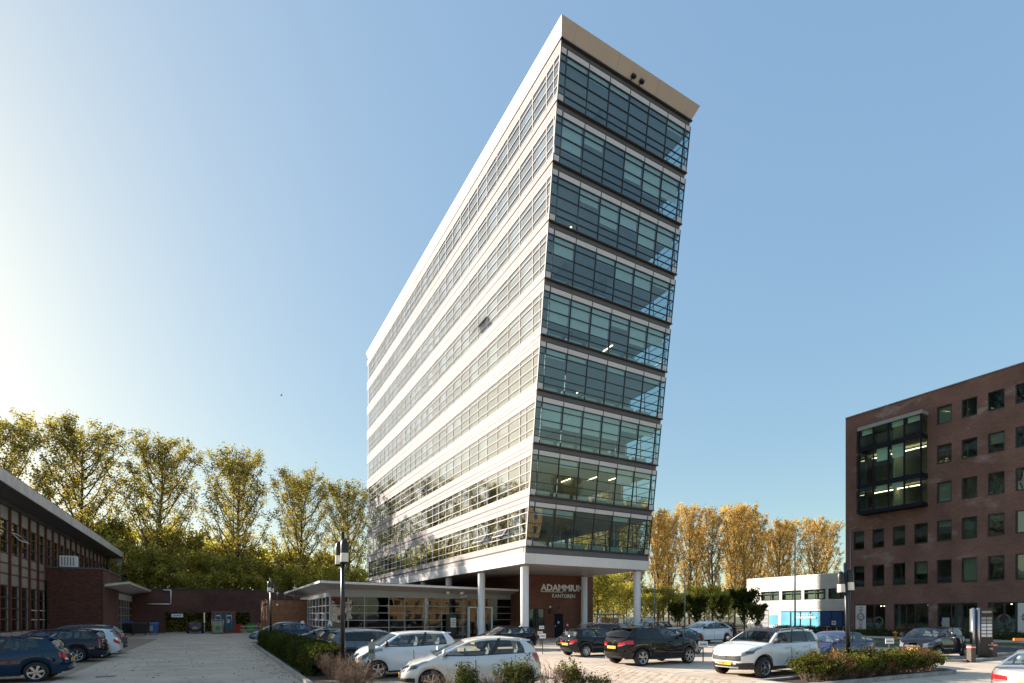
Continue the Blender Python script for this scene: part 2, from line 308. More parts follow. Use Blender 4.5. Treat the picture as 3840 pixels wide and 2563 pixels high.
# ------------------------------------------------------------------ ground
def sheet(name, x0, y0, x1, y1, z, k): return struct(name, G().face([(x0, y0, z), (x1, y0, z), (x1, y1, z), (x0, y1, z)], k))
sheet('ground', -900, -900, 1200, 1500, -.012, 'earth')
sheet('car_park', -60, -60, 38, 84, -.004, 'concrete_pavers')
sheet('parking_bays', -12.1, 2, -4.4, 57, 0, 'bay_pavers')
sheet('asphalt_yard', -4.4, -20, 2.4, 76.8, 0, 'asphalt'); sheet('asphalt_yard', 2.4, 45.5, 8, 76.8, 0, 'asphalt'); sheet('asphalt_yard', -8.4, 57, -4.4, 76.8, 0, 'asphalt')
sheet('parking_bays', 4.0, 12, 8.6, 44.2, 0, 'bay_pavers')
sheet('road', 38, -60, 45, 140, 0, 'road'); sheet('lawn', 45, -60, 53, 34, .004, 'grass'); sheet('lawn', 45, 44, 53, 140, .004, 'grass')
sheet('pavement', 53, -60, 60, 140, .004, 'concrete_pavers'); sheet('pavement', 45, 34, 53, 44, .004, 'concrete_pavers')
g = G(); g.box(37.85, -60, -.05, 38, 33, .03, 'kerb'); g.box(45, -60, 0, 45.15, 34, .12, 'kerb'); g.box(52.9, -60, 0, 53, 34, .05, 'kerb'); struct('road_kerb', g)
# joint lines between concrete lanes
g = G()
for x in (14.0, 14.35): g.box(x, 11.5, -.01, x+.08, 41, .003, 'kerb')
g.box(4.0, 12.05, -.01, 8.6, 12.15, .01, 'kerb'); struct('gutter', g)
# painted bay lines
g = G()
for y in (10.9, 13.9, 16.2, 18.9, 21.2, 23.6): g.face([(14.6, y, .004), (19, y, .004), (19, y+.1, .004), (14.6, y+.1, .004)], 'white_paint')
struct('bay_markings', g)
# pavers: the nearest one by one, the rest joined
PX0, PY0, px_, py_ = 8.62, 8.5, .21, .32
rngp = random.Random(3); cells = []
for i in range(26):
    for j in range(78):
        x = PX0+i*px_; y = PY0+j*py_ + (0.16 if i % 2 else 0)
        f = .4875*x+.8731*y; r = .8731*x-.4875*y
        cells.append((f if (f > 16.2 and abs(r/f) < .97) else f+1000, x, y))
cells.sort()
def paver_mesh(k):
    g = G(); w, l, h = px_*.5-.007, py_*.5-.018, .022; b = .008
    g.hexa([(-w, -l, -.03), (w, -l, -.03), (w, l, -.03), (-w, l, -.03), (-w, -l, h-b), (w, -l, h-b), (w, l, h-b), (-w, l, h-b)], k, (0, 1))
    g.hexa([(-w, -l, h-b), (w, -l, h-b), (w, l, h-b), (-w, l, h-b), (-w+b, -l+b, h), (w-b, -l+b, h), (w-b, l-b, h), (-w+b, l-b, h)], k, (0,)); return g
pav = struct('paver_lane', G().face([(8.5, 8.2, .002), (14.05, 8.2, .002), (14.05, 33.8, .002), (8.5, 33.8, .002)], 'bay_pavers'))
pm = [paver_mesh('paver_'+c).mesh('paver') for c in 'abc']
for f, x, y in cells[:300]: link('paver', rngp.choice(pm), pav, (x, y, rngp.uniform(-.003, .003)))
g = G(); src = [paver_mesh('paver_'+c) for c in 'abc']
for f, x, y in cells[300:]:
    s = rngp.choice(src); dz = rngp.uniform(-.003, .003); B = len(g.v)
    g.v.extend([(a+x, b+y, c+dz) for a, b, c in s.v]); i = g.mi(s.mats[0])
    for q in s.f: g.f.append(tuple(B+t for t in q)); g.m.append(i); g.sm.append(False)
stuff(ob('paver', g, pav))
# kerbs and planting beds
def kerb_line(pts, w=.14, h=.12):
    root = struct('kerb', G().box(0, 0, -.05, .01, .01, -.04, 'kerb'))
    for (x0, y0), (x1, y1) in zip(pts[:-1], pts[1:]):
        L = math.hypot(x1-x0, y1-y0); n = max(1, round(L/1.0)); a = math.atan2(y1-y0, x1-x0); me = bx(0, -w/2, -.05, L/n-.012, w/2, h, 'kerb').mesh('kerb_stone')
        for i in range(n): link('kerb_stone', me, root, (x0+(x1-x0)*i/n, y0+(y1-y0)*i/n, random.uniform(-.006, .006)), (0, 0, a))
kerb_line([(4.1, 42.3), (2.45, 42.3), (2.45, 9.4), (11.2, 9.4), (11.2, 11.3), (4.0, 11.3)])
sheet('planting_bed', 2.5, 9.45, 4.0, 42.2, .05, 'soil'); sheet('planting_bed', 4.0, 9.45, 11.1, 11.25, .05, 'soil')
kerb_line([(14.4, 9.2), (23.0, 8.9), (23.6, 9.4), (23.2, 10.3), (14.4, 10.5), (14.4, 9.2)])
sheet('planting_bed', 14.45, 9.15, 23.2, 10.4, .05, 'soil')
kerb_line([(29.0, 11.9), (28.6, 11.4), (29.0, 10.9), (37.5, 10.5)]); kerb_line([(29.0, 11.9), (37.5, 11.8)])
sheet('traffic_island', 28.8, 10.7, 37.5, 11.85, .006, 'bay_pavers')
kerb_line([(-5.2, 57.6), (-5.2, 43), (-5.2, 43)]) if False else None

# ------------------------------------------------------------------ the office tower
Z0, SH, NS = 7.10, 3.6, 9
LEAN = .1394; XL, XR, YF = 19.65, 31.5, 78.2
def YE(z): return 33.13-(z-Z0)*LEAN
tower = thing('office_tower', 'tall leaning glass office tower standing on white round columns', 'office building', (XL, 33.13, 0))
TL = Vector((XL, 33.13, 0))
def tp(name, g, loc=None, kind=None):
    """part of the tower; geometry given in world coordinates or with its own world location"""
    o = ob(name, g, tower); o.location = (Vector(loc)-TL) if loc is not None else -TL
    if kind: o['kind'] = kind
    return o
def lean_box(g, x0, d0, z0, x1, d1, z1, k, zb=0, skip=()):
    """sheared box following the leaning end wall; d = distance inwards, z relative"""
    q = lambda x, d, z: (x, d-LEAN*(z-zb), z)
    return g.hexa([q(x0, d0, z0), q(x1, d0, z0), q(x1, d1, z0), q(x0, d1, z0), q(x0, d0, z1), q(x1, d0, z1), q(x1, d1, z1), q(x0, d1, z1)], k, skip)
ROWS = (.05, .48, .95, 1.65, 2.40, 2.80)
# --- end wall
ENDX = [XL, XL+.52]+[XL+.52+1.8*i for i in range(1, 7)]+[XR]
g = G(); w = 1.8
lean_box(g, -.024, -.03, .05, .024, .08, 3.2, 'dark_frame')
for z in ROWS: lean_box(g, .024, -.03, z-.02, 1.776, .06, z+.02, 'dark_frame')
lean_box(g, .024, -.03, 3.175, 1.776, .06, 3.205, 'dark_frame')
win_me = g.mesh('window')
pane_me = []
for a, b in zip(ROWS[:-1], ROWS[1:]):
    g = G(); lean_box(g, .024, .02, a+.02, 1.776, .035, b-.02, 'tower_glass'); pane_me.append(g.mesh('pane'))
g = G(); lean_box(g, .03, -.01, 2.85, 1.77, .06, 3.16, 'grey_panel'); endpan = g.mesh('cladding_panel')
g = G(); g.box(.12, .45, .08, 1.5, .62, .50, 'desk'); rad = g.mesh('radiator')
rng = random.Random(11); blinds = 0
pat = {0: .45, 1: .85, 2: .55, 3: .45, 4: .8, 5: .25, 6: .9, 7: .5, 8: .2}
for s in range(NS):          # s = 0 top storey
    zb = Z0+SH*(NS-1-s)
    for i in range(6):
        wx = ENDX[1+i]; o = tp('window', win_me, (wx, YE(zb), zb))
        for pm_ in pane_me: link('pane', pm_, o)
        tp('cladding_panel', endpan, (wx, YE(zb), zb)); tp('radiator', rad, (wx, YE(zb), zb))
        if rng.random() < pat[s]+.1:
            lo = rng.choice((.95, 1.3, 1.65, 2.1)) if pat[s] > .5 else rng.choice((1.65, 2.4, 2.3, 2.55))
            g = G(); lean_box(g, .10, .12, lo, 1.68, .135, 2.8, 'blind'); tp('blind', g, (wx, YE(zb), zb)); blinds += 1
    for x0, x1, xm in ((XL+.02, ENDX[1]-.03, XL+.0), (ENDX[-2]+.03, XR-.02, XR-.03)):   # corner strips: frame, opaque panels
        g = G(); lean_box(g, xm, -.03, .05, xm+.04, .06, 3.2, 'dark_frame')
        for z in ROWS[1:]: lean_box(g, x0, -.03, z-.02, x1, .06, z+.02, 'dark_frame')
        tp('corner_strip', g, (0, YE(zb), zb))
        for za, zc in ((2.85, 3.16), (.06, .445)): g = G(); lean_box(g, x0+.03, -.01, za, x1-.03, .05, zc, 'grey_panel'); tp('cladding_panel', g, (0, YE(zb), zb))
    g = G(); lean_box(g, ENDX[-2]-.03, -.03, .05, ENDX[-2]+.03, .08, 3.2, 'dark_frame'); tp('mullion', g, (0, YE(zb), zb))
    for x0, x1 in ((XL+.02, ENDX[1]-.03), (ENDX[-2]+.03, XR-.02)):
        g = G(); lean_box(g, x0, .02, ROWS[1], x1, .035, ROWS[-1], 'tower_glass'); tp('corner_glass', g, (0, YE(zb), zb))
    for x0, x1 in ((XL+.08, XL+2.32), (XL+2.335, XL+5.92), (XL+5.935, XL+9.52), (XL+9.535, XR-.12)):
        g = G(); lean_box(g, x0, .10, 3.21, x1, .18, 3.58, 'dark_band'); tp('spandrel_panel', g, (0, YE(zb), zb))
    g = G(); lean_box(g, XL-.03, -.10, -.045, XR+.04, .12, .02, 'dark_frame'); tp('ledge', g, (0, YE(zb), zb))
# --- long sunlit side
G0 = 33.97
g = G(); g.box(-.03, -.022, .45, .06, .022, 3.2, 'silver_frame')
for z in ROWS[1:]: g.box(-.04, .022, z-.022, .05, 1.778, z+.022, 'silver_frame')
lwin = g.mesh('window')
lpan = [bx(-.012, .016, a, .05, 1.784, b, 'cream_panel').mesh('cladding_panel') for a, b in ((.05, .445), (2.84, 3.18), (3.215, 3.56))]
joined = G(); panes = G(); npan = 90
def addto(g, s, off):
    B = len(g.v); g.v.extend([(a+off[0], b+off[1], c+off[2]) for a, b, c in s.v]); mp = [g.mi(k) for k in s.mats]
    for q, m_, sm_ in zip(s.f, s.m, s.sm): g.f.append(tuple(B+t for t in q)); g.m.append(mp[m_]); g.sm.append(sm_)
lsrc = [bx(-.012, .016, a, .05, 1.784, b, 'cream_panel') for a, b in ((.05, .445), (2.84, 3.18), (3.215, 3.56))]
rowg = G()
for a, b in zip(ROWS[1:-1], ROWS[2:]): rowg.box(.012, .022, a+.022, .026, 1.778, b-.022, 'side_glass')
openw = {(3, 44.77): 1, (7, 55.7): 1, (8, 42.97): 1, (7, 53.9): 0}
for s in range(NS):
    zb = Z0+SH*(NS-1-s); k = -3
    while G0+1.8*k < YE(zb)+.25: k += 1
    y = G0+1.8*k
    # corner piece following the lean
    g = G(); gg = G()
    def cbox(gx, x0, x1, z0, z1, kk, y1=y): gx.hexa([(x0, YE(zb+z0)+.02, zb+z0), (x1, YE(zb+z0)+.02, zb+z0), (x1, y1, zb+z0), (x0, y1, zb+z0), (x0, YE(zb+z1)+.02, zb+z1), (x1, YE(zb+z1)+.02, zb+z1), (x1, y1, zb+z1), (x0, y1, zb+z1)], kk)
    for a, b in ((.05, .445), (2.84, 3.18), (3.215, 3.56)): cbox(g, XL-.012, XL+.05, a, b, 'cream_panel', y-.01)
    for z in ROWS[1:]: cbox(g, XL-.04, XL+.05, z-.022, z+.022, 'silver_frame')
    g.hexa([(XL-.035, YE(zb)-.02, zb), (XL+.05, YE(zb)-.02, zb), (XL+.05, YE(zb)+.05, zb), (XL-.035, YE(zb)+.05, zb)]+[(XL-.035, YE(zb+3.2)-.02, zb+3.2), (XL+.05, YE(zb+3.2)-.02, zb+3.2), (XL+.05, YE(zb+3.2)+.05, zb+3.2), (XL-.035, YE(zb+3.2)+.05, zb+3.2)], 'silver_frame')
    if y-YE(zb+1.8) > .9:
        ym = y-.9; g.box(XL-.03, ym-.02, zb+.45, XL+.05, ym+.02, zb+3.2, 'silver_frame')
    tp('corner_strip', g)
    cbox(gg, XL+.012, XL+.026, ROWS[1], ROWS[-1], 'side_glass')
    tp('corner_glass', gg)
    while y < YF-.5:
        near = y < 58
        if y+1.8 <= YF+.3: tp('window', lwin, (XL, y, zb))
        for q in range(3):
            if y < 47 and npan < 300: tp('cladding_panel', lpan[q], (XL, y, zb)); npan += 1
            else: addto(joined, lsrc[q], (XL, y, zb))
        addto(panes, rowg, (XL, y, zb))
        if rng.random() < (.15 if s == 5 else .72):
            lo = rng.choice((.97, 1.3, 1.67, 1.67, 2.1, 2.4)); y0 = rng.choice((.14, .14, .45)); g = bx(.22, y0, lo, .235, 1.72, 2.79, 'blind')
            if blinds < 300: tp('blind', g, (XL, y, zb)); blinds += 1
            else: addto(joined, g, (XL, y, zb))
        y += 1.8
    g = G(); g.box(XL-.055, YE(zb)-.08, zb-.04, XL+.1, YF, zb+.012, 'dark_frame'); tp('ledge', g)
stuff(tp('cladding_panel', joined)); stuff(tp('pane', panes))
for s, y in ((3, G0+1.8*3), (6, G0+1.8*11), (8, G0+1.8*1), (8, G0+1.8*3)):   # tilted open sashes
    zb = Z0+SH*(NS-1-s)+(1.65 if s != 3 else 1.65); g = G()
    g.box(-.03, .02, -.72, .02, .08, 0, 'silver_frame'); g.box(-.03, 1.72, -.72, .02, 1.78, 0, 'silver_frame'); g.box(-.03, .08, -.72, .02, 1.72, -.66, 'silver_frame'); g.box(-.03, .08, -.06, .02, 1.72, 0, 'silver_frame')
    tp('opening', bx(.06, .03, -.70, .07, 1.77, 0, 'dark_room'), (XL-.02, y, zb))
    o = tp('open_window', g, (XL-.06, y, zb+0)); o.rotation_euler = (0, R(38), 0)
    ob('pane', bx(-.01, .08, -.66, .004, 1.72, -.06, 'side_glass'), o)
# --- right and far sides
g = G(); gg = G()
for s in range(NS):
    zb = Z0+SH*(NS-1-s); y0 = YE(zb+1.8)+.3
    g.hexa([(XR-.06, YE(zb)+.1, zb), (XR, YE(zb)+.1, zb), (XR, YF, zb), (XR-.06, YF, zb), (XR-.06, YE(zb+.45)+.1, zb+.45), (XR, YE(zb+.45)+.1, zb+.45), (XR, YF, zb+.45), (XR-.06, YF, zb+.45)], 'grey_panel')
    g.hexa([(XR-.06, YE(zb+2.82)+.1, zb+2.82), (XR, YE(zb+2.82)+.1, zb+2.82), (XR, YF, zb+2.82), (XR-.06, YF, zb+2.82), (XR-.06, YE(zb+3.6)+.1, zb+3.6), (XR, YE(zb+3.6)+.1, zb+3.6), (XR, YF, zb+3.6), (XR-.06, YF, zb+3.6)], 'grey_panel')
    y = YE(zb+.45)+.2
    while y < YF: g.box(XR-.05, y, zb+.45, XR+.02, y+.05, zb+2.82, 'dark_frame'); y += 1.8
    for z in (.95, 1.65, 2.4): g.box(XR-.04, YE(zb+z)+.1, zb+z-.02, XR+.01, YF, zb+z+.02, 'dark_frame')
    gg.face([(XR-.03, YE(zb+.45)+.1, zb+.45), (XR-.03, YF, zb+.45), (XR-.03, YF, zb+2.82), (XR-.03, YE(zb+2.82)+.1, zb+2.82)], 'tower_glass')
    g.box(XL, YF-.06, zb, XR, YF, zb+3.6, 'grey_panel')
tp('rear_facade', g, kind='stuff'); tp('rear_glass', gg, kind='stuff')
# --- floors, ceilings, core, lamps
g = G()
for s in range(NS+1):
    zb = Z0+SH*(NS-s)
    if s == 0: zb = Z0+SH*NS+.02
    y0 = YE(zb-.6)+.32
    g.hexa([(XL+.12, YE(zb-.72)+.24, zb-.72), (XR-.12, YE(zb-.72)+.24, zb-.72), (XR-.12, YF-.1, zb-.72), (XL+.12, YF-.1, zb-.72), (XL+.12, YE(zb-.05)+.24, zb-.05), (XR-.12, YE(zb-.05)+.24, zb-.05), (XR-.12, YF-.1, zb-.05), (XL+.12, YF-.1, zb-.05)], 'ceiling') if s < NS else g.box(XL+.12, YE(zb)+.24, zb-.5, XR-.12, YF-.1, zb-.05, 'slab')
tp('floor_slab', g)
g = G(); g.box(23.2, 43, Z0, 28.2, 72, Z0+SH*NS, 'interior')
for s in range(NS):
    zb = Z0+SH*(NS-1-s)
    for x in (22.5, 26.2) if s % 2 else (24.4,): g.box(x, YE(zb)+1.5+s % 3*1.5, zb, x+.1, 43, zb+2.85, 'interior')
    g.box(30.2, YE(zb)+3.2, zb, 30.9, YE(zb)+3.6, zb+2.85, 'interior')
    for x in (XL+.9, XR-1): 
        for y in (36.5, 43.5, 51, 58.5, 66): g.tube((x, y, zb), (x, y, zb+2.86), .2, .2, 'ceiling', 10, False)
tp('core', g)
g = G()
for s, xs in {2: ((23.6, 3.0), (25.8, 4.6), (28.2, 5.8)), 4: ((28.6, 3.2), (28.6, 5.4)), 7: ((26.0, 4), (27.6, 2.4), (29.2, 1.6)), 5: ((26.5, 4.5),), 1: ()}.items():
    zb = Z0+SH*(NS-1-s)
    for x, d in xs: g.box(x, YE(zb)+d, zb+2.84, x+.09, YE(zb)+d+1.3, zb+2.875, 'ceiling_lamp')
tp('ceiling_light', g)
for s in (5, 7):
    zb = Z0+SH*(NS-1-s); g = G()
    for x in np.arange(21, 31, 1.8): g.lathe([(0, 0), (.16, 0), (.16, .05)], 'white_paint', (x, YE(zb)+3.4, zb+2.8), n=10)
    tp('ceiling_light', g)
# --- roof and flared fascia
ZT = Z0+SH*NS; EX = .35; HT = .80
tp('roof', G().box(XL+.1, YE(ZT)+.2, ZT-.04, XR-.1, YF-.1, ZT+.45, 'roof_felt'))
def flare(p0, p1, o0, o1):   # bottom points p, outward offsets o at the top
    g = G(); a, b = Vector(p0), Vector(p1); c, d = a+Vector((*o0, HT)), b+Vector((*o1, HT)); t = (b-a).normalized(); n = Vector((t.y, -t.x, 0))*-.1
    g.hexa([tuple(a), tuple(b), tuple(b+n), tuple(a+n), tuple(c), tuple(d), tuple(d+n), tuple(c+n)], 'fascia' if abs(t.x) > .5 else 'beam_white'); return g
yb = YE(ZT); yo = -.55
xs = [XL, XL+.9, XL+4.5, XL+8.1, XR-.75, XR]
for a, b in zip(xs[:-1], xs[1:]):
    g = flare((a+.006, yb, ZT+.04), (b-.006, yb, ZT+.04), (-EX if a == XL else 0, yo), (EX if b == XR else 0, yo)); tp('fascia_panel', g)
ys = [yb]+[yb+2.3+3.6*i for i in range(14)]+[YF]
for a, b in zip(ys[:-1], ys[1:]):
    tp('fascia_panel', flare((XL, b-.006, ZT+.04), (XL, a+.006, ZT+.04), (-EX, 0), (-EX, yo if a == yb else 0)))
    tp('fascia_panel', flare((XR, a+.006, ZT+.04), (XR, b-.006, ZT+.04), (EX, yo if a == yb else 0), (EX, 0)))
tp('ledge', G().box(XL-.06, yb-.08, ZT-.05, XR+.06, yb+.1, ZT+.035, 'dark_frame'))
tp('ledge', G().box(XL-.055, yb-.08, ZT-.05, XL+.1, YF, ZT+.035, 'dark_frame'))
tp('roof', G().box(XL-.2, yb-.3, ZT+.6, XR+.2, YF, ZT+.7, 'roof_felt'))
for x in (25.35, 26.1):
    g = G(); g.box(x, yb-.42, ZT+.10, x+.34, yb-.20, ZT+.24, 'black_metal'); g.box(x+.14, yb-.25, ZT+.12, x+.2, yb-.04, ZT+.2, 'black_metal'); tp('floodlight', g)
# --- base beam, soffit, plinth part at the far end
ZS = 5.87; YB = 66.4
for a, b in ((XL, XL+.7), (XL+.7, XL+5.2), (XL+5.2, XL+9.0), (XL+9.0, XR+.05)):
    tp('base_beam', G().hexa([(a+.006, 33.18, ZS), (b-.006, 33.18, ZS), (b-.006, 33.5, ZS), (a+.006, 33.5, ZS), (a+.006, 33.08, 6.6), (b-.006, 33.08, 6.6), (b-.006, 33.5, 6.6), (a+.006, 33.5, 6.6)], 'beam_white'))
    tp('spandrel_panel', G().box(a+.006, 33.2, 6.605, b-.006, 33.5, Z0-.05, 'dark_band'))
y = 33.51
while y < YB-.1:
    b = min(y+4.1, YB); tp('base_beam', G().box(XL-.06, y+.006, ZS, XL+.25, b-.006, 6.62, 'beam_white')); tp('base_beam', G().box(XR-.25, y+.006, ZS, XR+.04, b-.006, 6.62, 'beam_white'))
    tp('cladding_panel', G().box(XL-.01, y+.006, 6.625, XL+.2, b-.006, Z0-.045, 'cream_panel')); y = b
tp('base_beam', G().box(XL-.06, 33.18, ZS, XL-.0, 33.51, 6.62, 'beam_white'))
tp('underside', G().box(XL+.25, 33.5, ZS+.14, XR-.25, YF, Z0-.5, 'slab'))
sm = G().box(0, .01, 0, 11.35, .385, .05, 'soffit_metal').mesh('soffit_board'); y = 33.52
while y < 66: tp('soffit_board', sm, (XL+.25, y, ZS+.03)); y += .4
g = G()
for x in (24.2, 27.3):
    for yy in np.arange(34.0, 36.6, .4): g.box(x, yy+.1, ZS+.015, x+2.2, yy+.16, ZS+.028, 'spot')
g = G(); g.box(XL, YB, 0, XR, YF, Z0-.05, 'cream_panel'); tp('plinth', g)
g = G(); z = .6
while z < 7: g.box(XL-.02, YB+.1, z, XL+.02, YF-.05, z+.04, 'silver_frame'); z += .6
for yy in np.arange(YB+.9, YF, 1.8): g.box(XL-.025, yy, 0, XL+.02, yy+.04, 7, 'silver_frame')
g.box(XL-.015, YB+.3, 1.3, XL+.01, YF-.3, 2.9, 'side_glass'); g.box(XL-.015, YB+.3, 4.3, XL+.01, YF-.3, 5.9, 'side_glass'); tp('plinth_trim', g)
tp('corner_pier', G().box(XL-.5, 64.8, 0, XL+.5, 66.0, 6.75, 'white_paint'))
def column(x, y, r=.31, lab=''):
    g = G(); g.lathe([(r, 0), (r, ZS+.03)], 'column_white', n=28); g.lathe([(r+.012, .0), (r+.012, .1)], 'grey_metal', n=28); g.lathe([(r+.006, ZS-.1), (r+.006, ZS)], 'grey_metal', n=28)
    tp('column', g, (x, y, 0))
for y in (34.24, 41.58, 48.93, 56.26, 63.6): column(20.2, y)
for y in (33.98, 41.3): column(31.0, y, .30)
# --- brick core under the tower
g = G(); CX, CY, CXR = 24.9, 42.0, 32.6
wall_open(g, 'Y', CY, CX, CXR, 0, ZS+.1, [(25.22, .89, 26.95, 2.75), (28.03, 0, 29.05, 2.25)], 'brick_core', .14)
g.face([(CX, CY, 0), (CX, CY, ZS+.1), (CX, 66, ZS+.1), (CX, 66, 0)], 'brick_core'); g.face([(CXR, CY, 0), (CXR, 66, 0), (CXR, 66, ZS+.1), (CXR, CY, ZS+.1)], 'brick_core')
g.face([(CX, CY, ZS+.1), (CXR, CY, ZS+.1), (CXR, 66, ZS+.1), (CX, 66, ZS+.1)], 'roof_felt')
tp('entrance_wall', g)
g = G(); 
for x in (25.22, 26.05, 26.88): g.box(x, CY+.05, .89, x+.07, CY+.12, 2.75, 'dark_frame')
for z in (.89, 1.8, 2.69): g.box(25.22, CY+.045, z, 26.95, CY+.115, z+.06, 'dark_frame')
o = tp('window', g); ob('pane', G().box(25.25, CY+.08, .9, 26.93, CY+.09, 2.7, 'window_glass'), o); tp('room', G().box(25.1, CY+.6, .7, 27.1, CY+.7, 2.9, 'dark_room'))
g = bx(28.07, CY+.06, .03, 29.01, CY+.12, 2.2, 'navy'); o = tp('door', g); ob('handle', bx(28.15, CY, 1.0, 28.19, CY+.06, 1.18, 'steel'), o); ob('notice', bx(28.45, CY+.05, 1.35, 28.62, CY+.06, 1.55, 'plate_white'), o)
cell = tower
sgn = thing('building_sign', 'white raised lettering on the brick wall under the tower', 'sign', (26.5, CY-.02, 4.36))
text_obj('ADAMMIUM', .84, .02, 'sign_white', (0, -.06, .08), (R(90), 0, 0), sgn, off=.03, sx=1.08)
ob('underline', bx(0, -.08, -.06, 2.45, -.01, .0, 'sign_white'), sgn)
text_obj('KANTOREN', .52, .02, 'sign_white', (1.2, -.05, -.58), (R(90), 0, 0), sgn, sx=.96)
g = G(); g.tube((27.5, CY, 2.9), (27.5, CY-.14, 2.9), .09, .09, 'white_paint', 12); g.tube((27.5, CY-.02, 2.35), (27.5, CY-.1, 2.35), .09, .09, 'black_metal', 10); g.box(27.45, CY-.2, 2.3, 27.55, CY-.05, 2.75, 'black_metal'); tag(ob('wall_lamp', g), 'small black wall lamp with a round alarm beside the navy door', 'wall lamp')
g = G(); g.tube((28.55, CY, 2.85), (28.55, CY-.12, 2.85), .1, .1, 'dark_red', 12); tag(ob('alarm_bell', g), 'round dark red alarm bell on the brick above the navy door', 'alarm bell')
g = G(); g.box(29.35, CY-.04, 1.05, 29.65, CY-.004, 1.35, 'red_paint'); g.box(29.4, CY-.05, 1.1, 29.6, CY-.041, 1.3, 'plate_white'); tag(ob('notice_board', g), 'small red and white notice on the brick right of the navy door', 'notice')
# bicycle shelter to the right of the core
t = thing('bicycle_shelter', 'grey framed bicycle shelter beside the brick wall under the tower', 'shelter', (34.5, 47, 0))
g = G()
for x in (0, 3.0, 5.6):
    for y in (0, 2.2): g.box(x, y, 0, x+.1, y+.1, 2.15, 'white_paint')
ob('post', g, t); ob('roof', bx(-.1, -.1, 2.15, 5.8, 2.4, 2.3, 'grey_metal'), t); g = G()
for i in range(18): g.box(3.2+i*.14, .02, .3, 3.28+i*.14, .06, 1.85, 'plank')
ob('slat_panel', g, t)
# ------------------------------------------------------------------ glass hall
hall = thing('glass_hall', 'low glass fronted hall with a wide flat pale roof edge beside the tower', 'hall', (8.2, 44.8, 0))
HL = Vector((8.2, 44.8, 0))
def hp(name, g, loc=None, par=hall, org=HL):
    o = ob(name, g, par); o.location = (Vector(loc)-org) if loc is not None else -org; return o
g = G(); ze = lambda x: 4.70-(x-7.1)*.0145
def rq(z): return [(7.1, 43.2, ze(7.1)+z), (24.88, 43.2, ze(24.88)+z), (24.88, 67, ze(24.88)+z), (7.1, 67, ze(7.1)+z)]
g.hexa(rq(-.08)+rq(.1), 'silver_frame'); hp('roof_edge', g)
g = G(); a = rq(.1); g.hexa([(p[0]+.3*(1 if i in (0, 3) else -1), p[1]+.3*(1 if i < 2 else -1), p[2]) for i, p in enumerate(a)]+[(p[0]+.3*(1 if i in (0, 3) else -1), p[1]+.3*(1 if i < 2 else -1), p[2]+.06) for i, p in enumerate(a)], 'roof_felt'); hp('roof', g)
g = G(); n = 9   # sloping soffit boards
for i in range(4):
    f0, f1 = i/4+.004, (i+1)/4-.006
    def P(x, f, side): return (x, 43.22+1.56*f, ze(x)-.085-.34*f) if side else (7.12+1.06*f, x, ze(7.1)-.085-.34*f)
    hp('soffit_board', G().face([P(7.12+1.06*f0, f0, 1), P(24.85, f0, 1), P(24.85, f1, 1), P(7.12+1.06*f1, f1, 1)], 'soffit_metal'))
    hp('soffit_board', G().face([P(43.22+1.56*f0, f0, 0), P(43.22+1.56*f1, f1, 0), P(66.9, f1, 0), P(66.9, f0, 0)], 'silver_frame'))
hp('header', G().box(8.2, 44.8, 3.66, 24.88, 45, 4.3, 'frame_grey')); hp('header', G().box(8.18, 45.01, 3.66, 8.38, 62, 4.3, 'beam_white'))
fx = [8.23, 9.6, 10.93, 13.0, 14.4, 16.2, 17.8, 19.86, 20.36, 22.71, 24.88]; fz = [.35, 1.09, 1.7, 2.31, 2.92, 3.66]
for i, x in enumerate(fx[:-1]):
    g = G(); g.box(x-.035, 44.78, .1, x+.035, 44.9, 3.66, 'frame_grey'); hp('mullion', g)
    if i == 8: continue
    for a, b in zip(fz[:-1], fz[1:]): hp('pane', G().box(x+.04, 44.82, a+.03, fx[i+1]-.04, 44.835, b-.03, 'hall_glass'))
g = G()
for z in fz: g.box(8.2, 44.77, z-.03, 20.36, 44.86, z+.03, 'frame_grey'); g.box(22.75, 44.77, z-.03, 24.88, 44.86, z+.03, 'frame_grey')
g.box(8.2, 44.8, 0, 20.3, 44.95, .32, 'dark_frame'); g.box(22.75, 44.8, 0, 24.88, 44.95, .32, 'dark_frame'); hp('transom', g)
dx = hp('doorway', G().box(20.3, 44.5, 0, 20.42, 45.3, 2.9, 'white_paint').box(22.65, 44.5, 0, 22.77, 45.3, 2.9, 'white_paint').box(20.42, 44.5, 2.78, 22.65, 45.3, 2.9, 'white_paint').box(21.2, 44.55, 0, 21.3, 44.7, 2.78, 'white_paint').box(21.9, 44.55, 0, 22.0, 44.7, 2.78, 'white_paint'))
for a, b in ((20.45, 21.18), (22.02, 22.62)): ob('door_pane', G().box(a, 44.6, .08, b, 44.62, 2.7, 'hall_glass'), dx)
hp('pane', G().box(20.42, 44.82, 2.95, 22.65, 44.835, 3.62, 'hall_glass'))
ly = [44.91, 46.71, 48.33, 50.22, 51.74, 53.7, 55.2, 56.6]
for i, y in enumerate(ly):
    g = G(); g.box(8.13, y-.05, 0, 8.24, y+.05, 3.66, 'beam_white'); hp('mullion', g)
    if i < 7:
        for a, b in zip(fz[:-1], fz[1:]): hp('pane', G().box(8.19, y+.06, a+.04, 8.2, ly[i+1]-.06, b-.04, 'hall_glass'))
g = G()
for z in fz: g.box(8.12, 44.8, z-.035, 8.25, 56.6, z+.035, 'beam_white')
hp('transom', g)
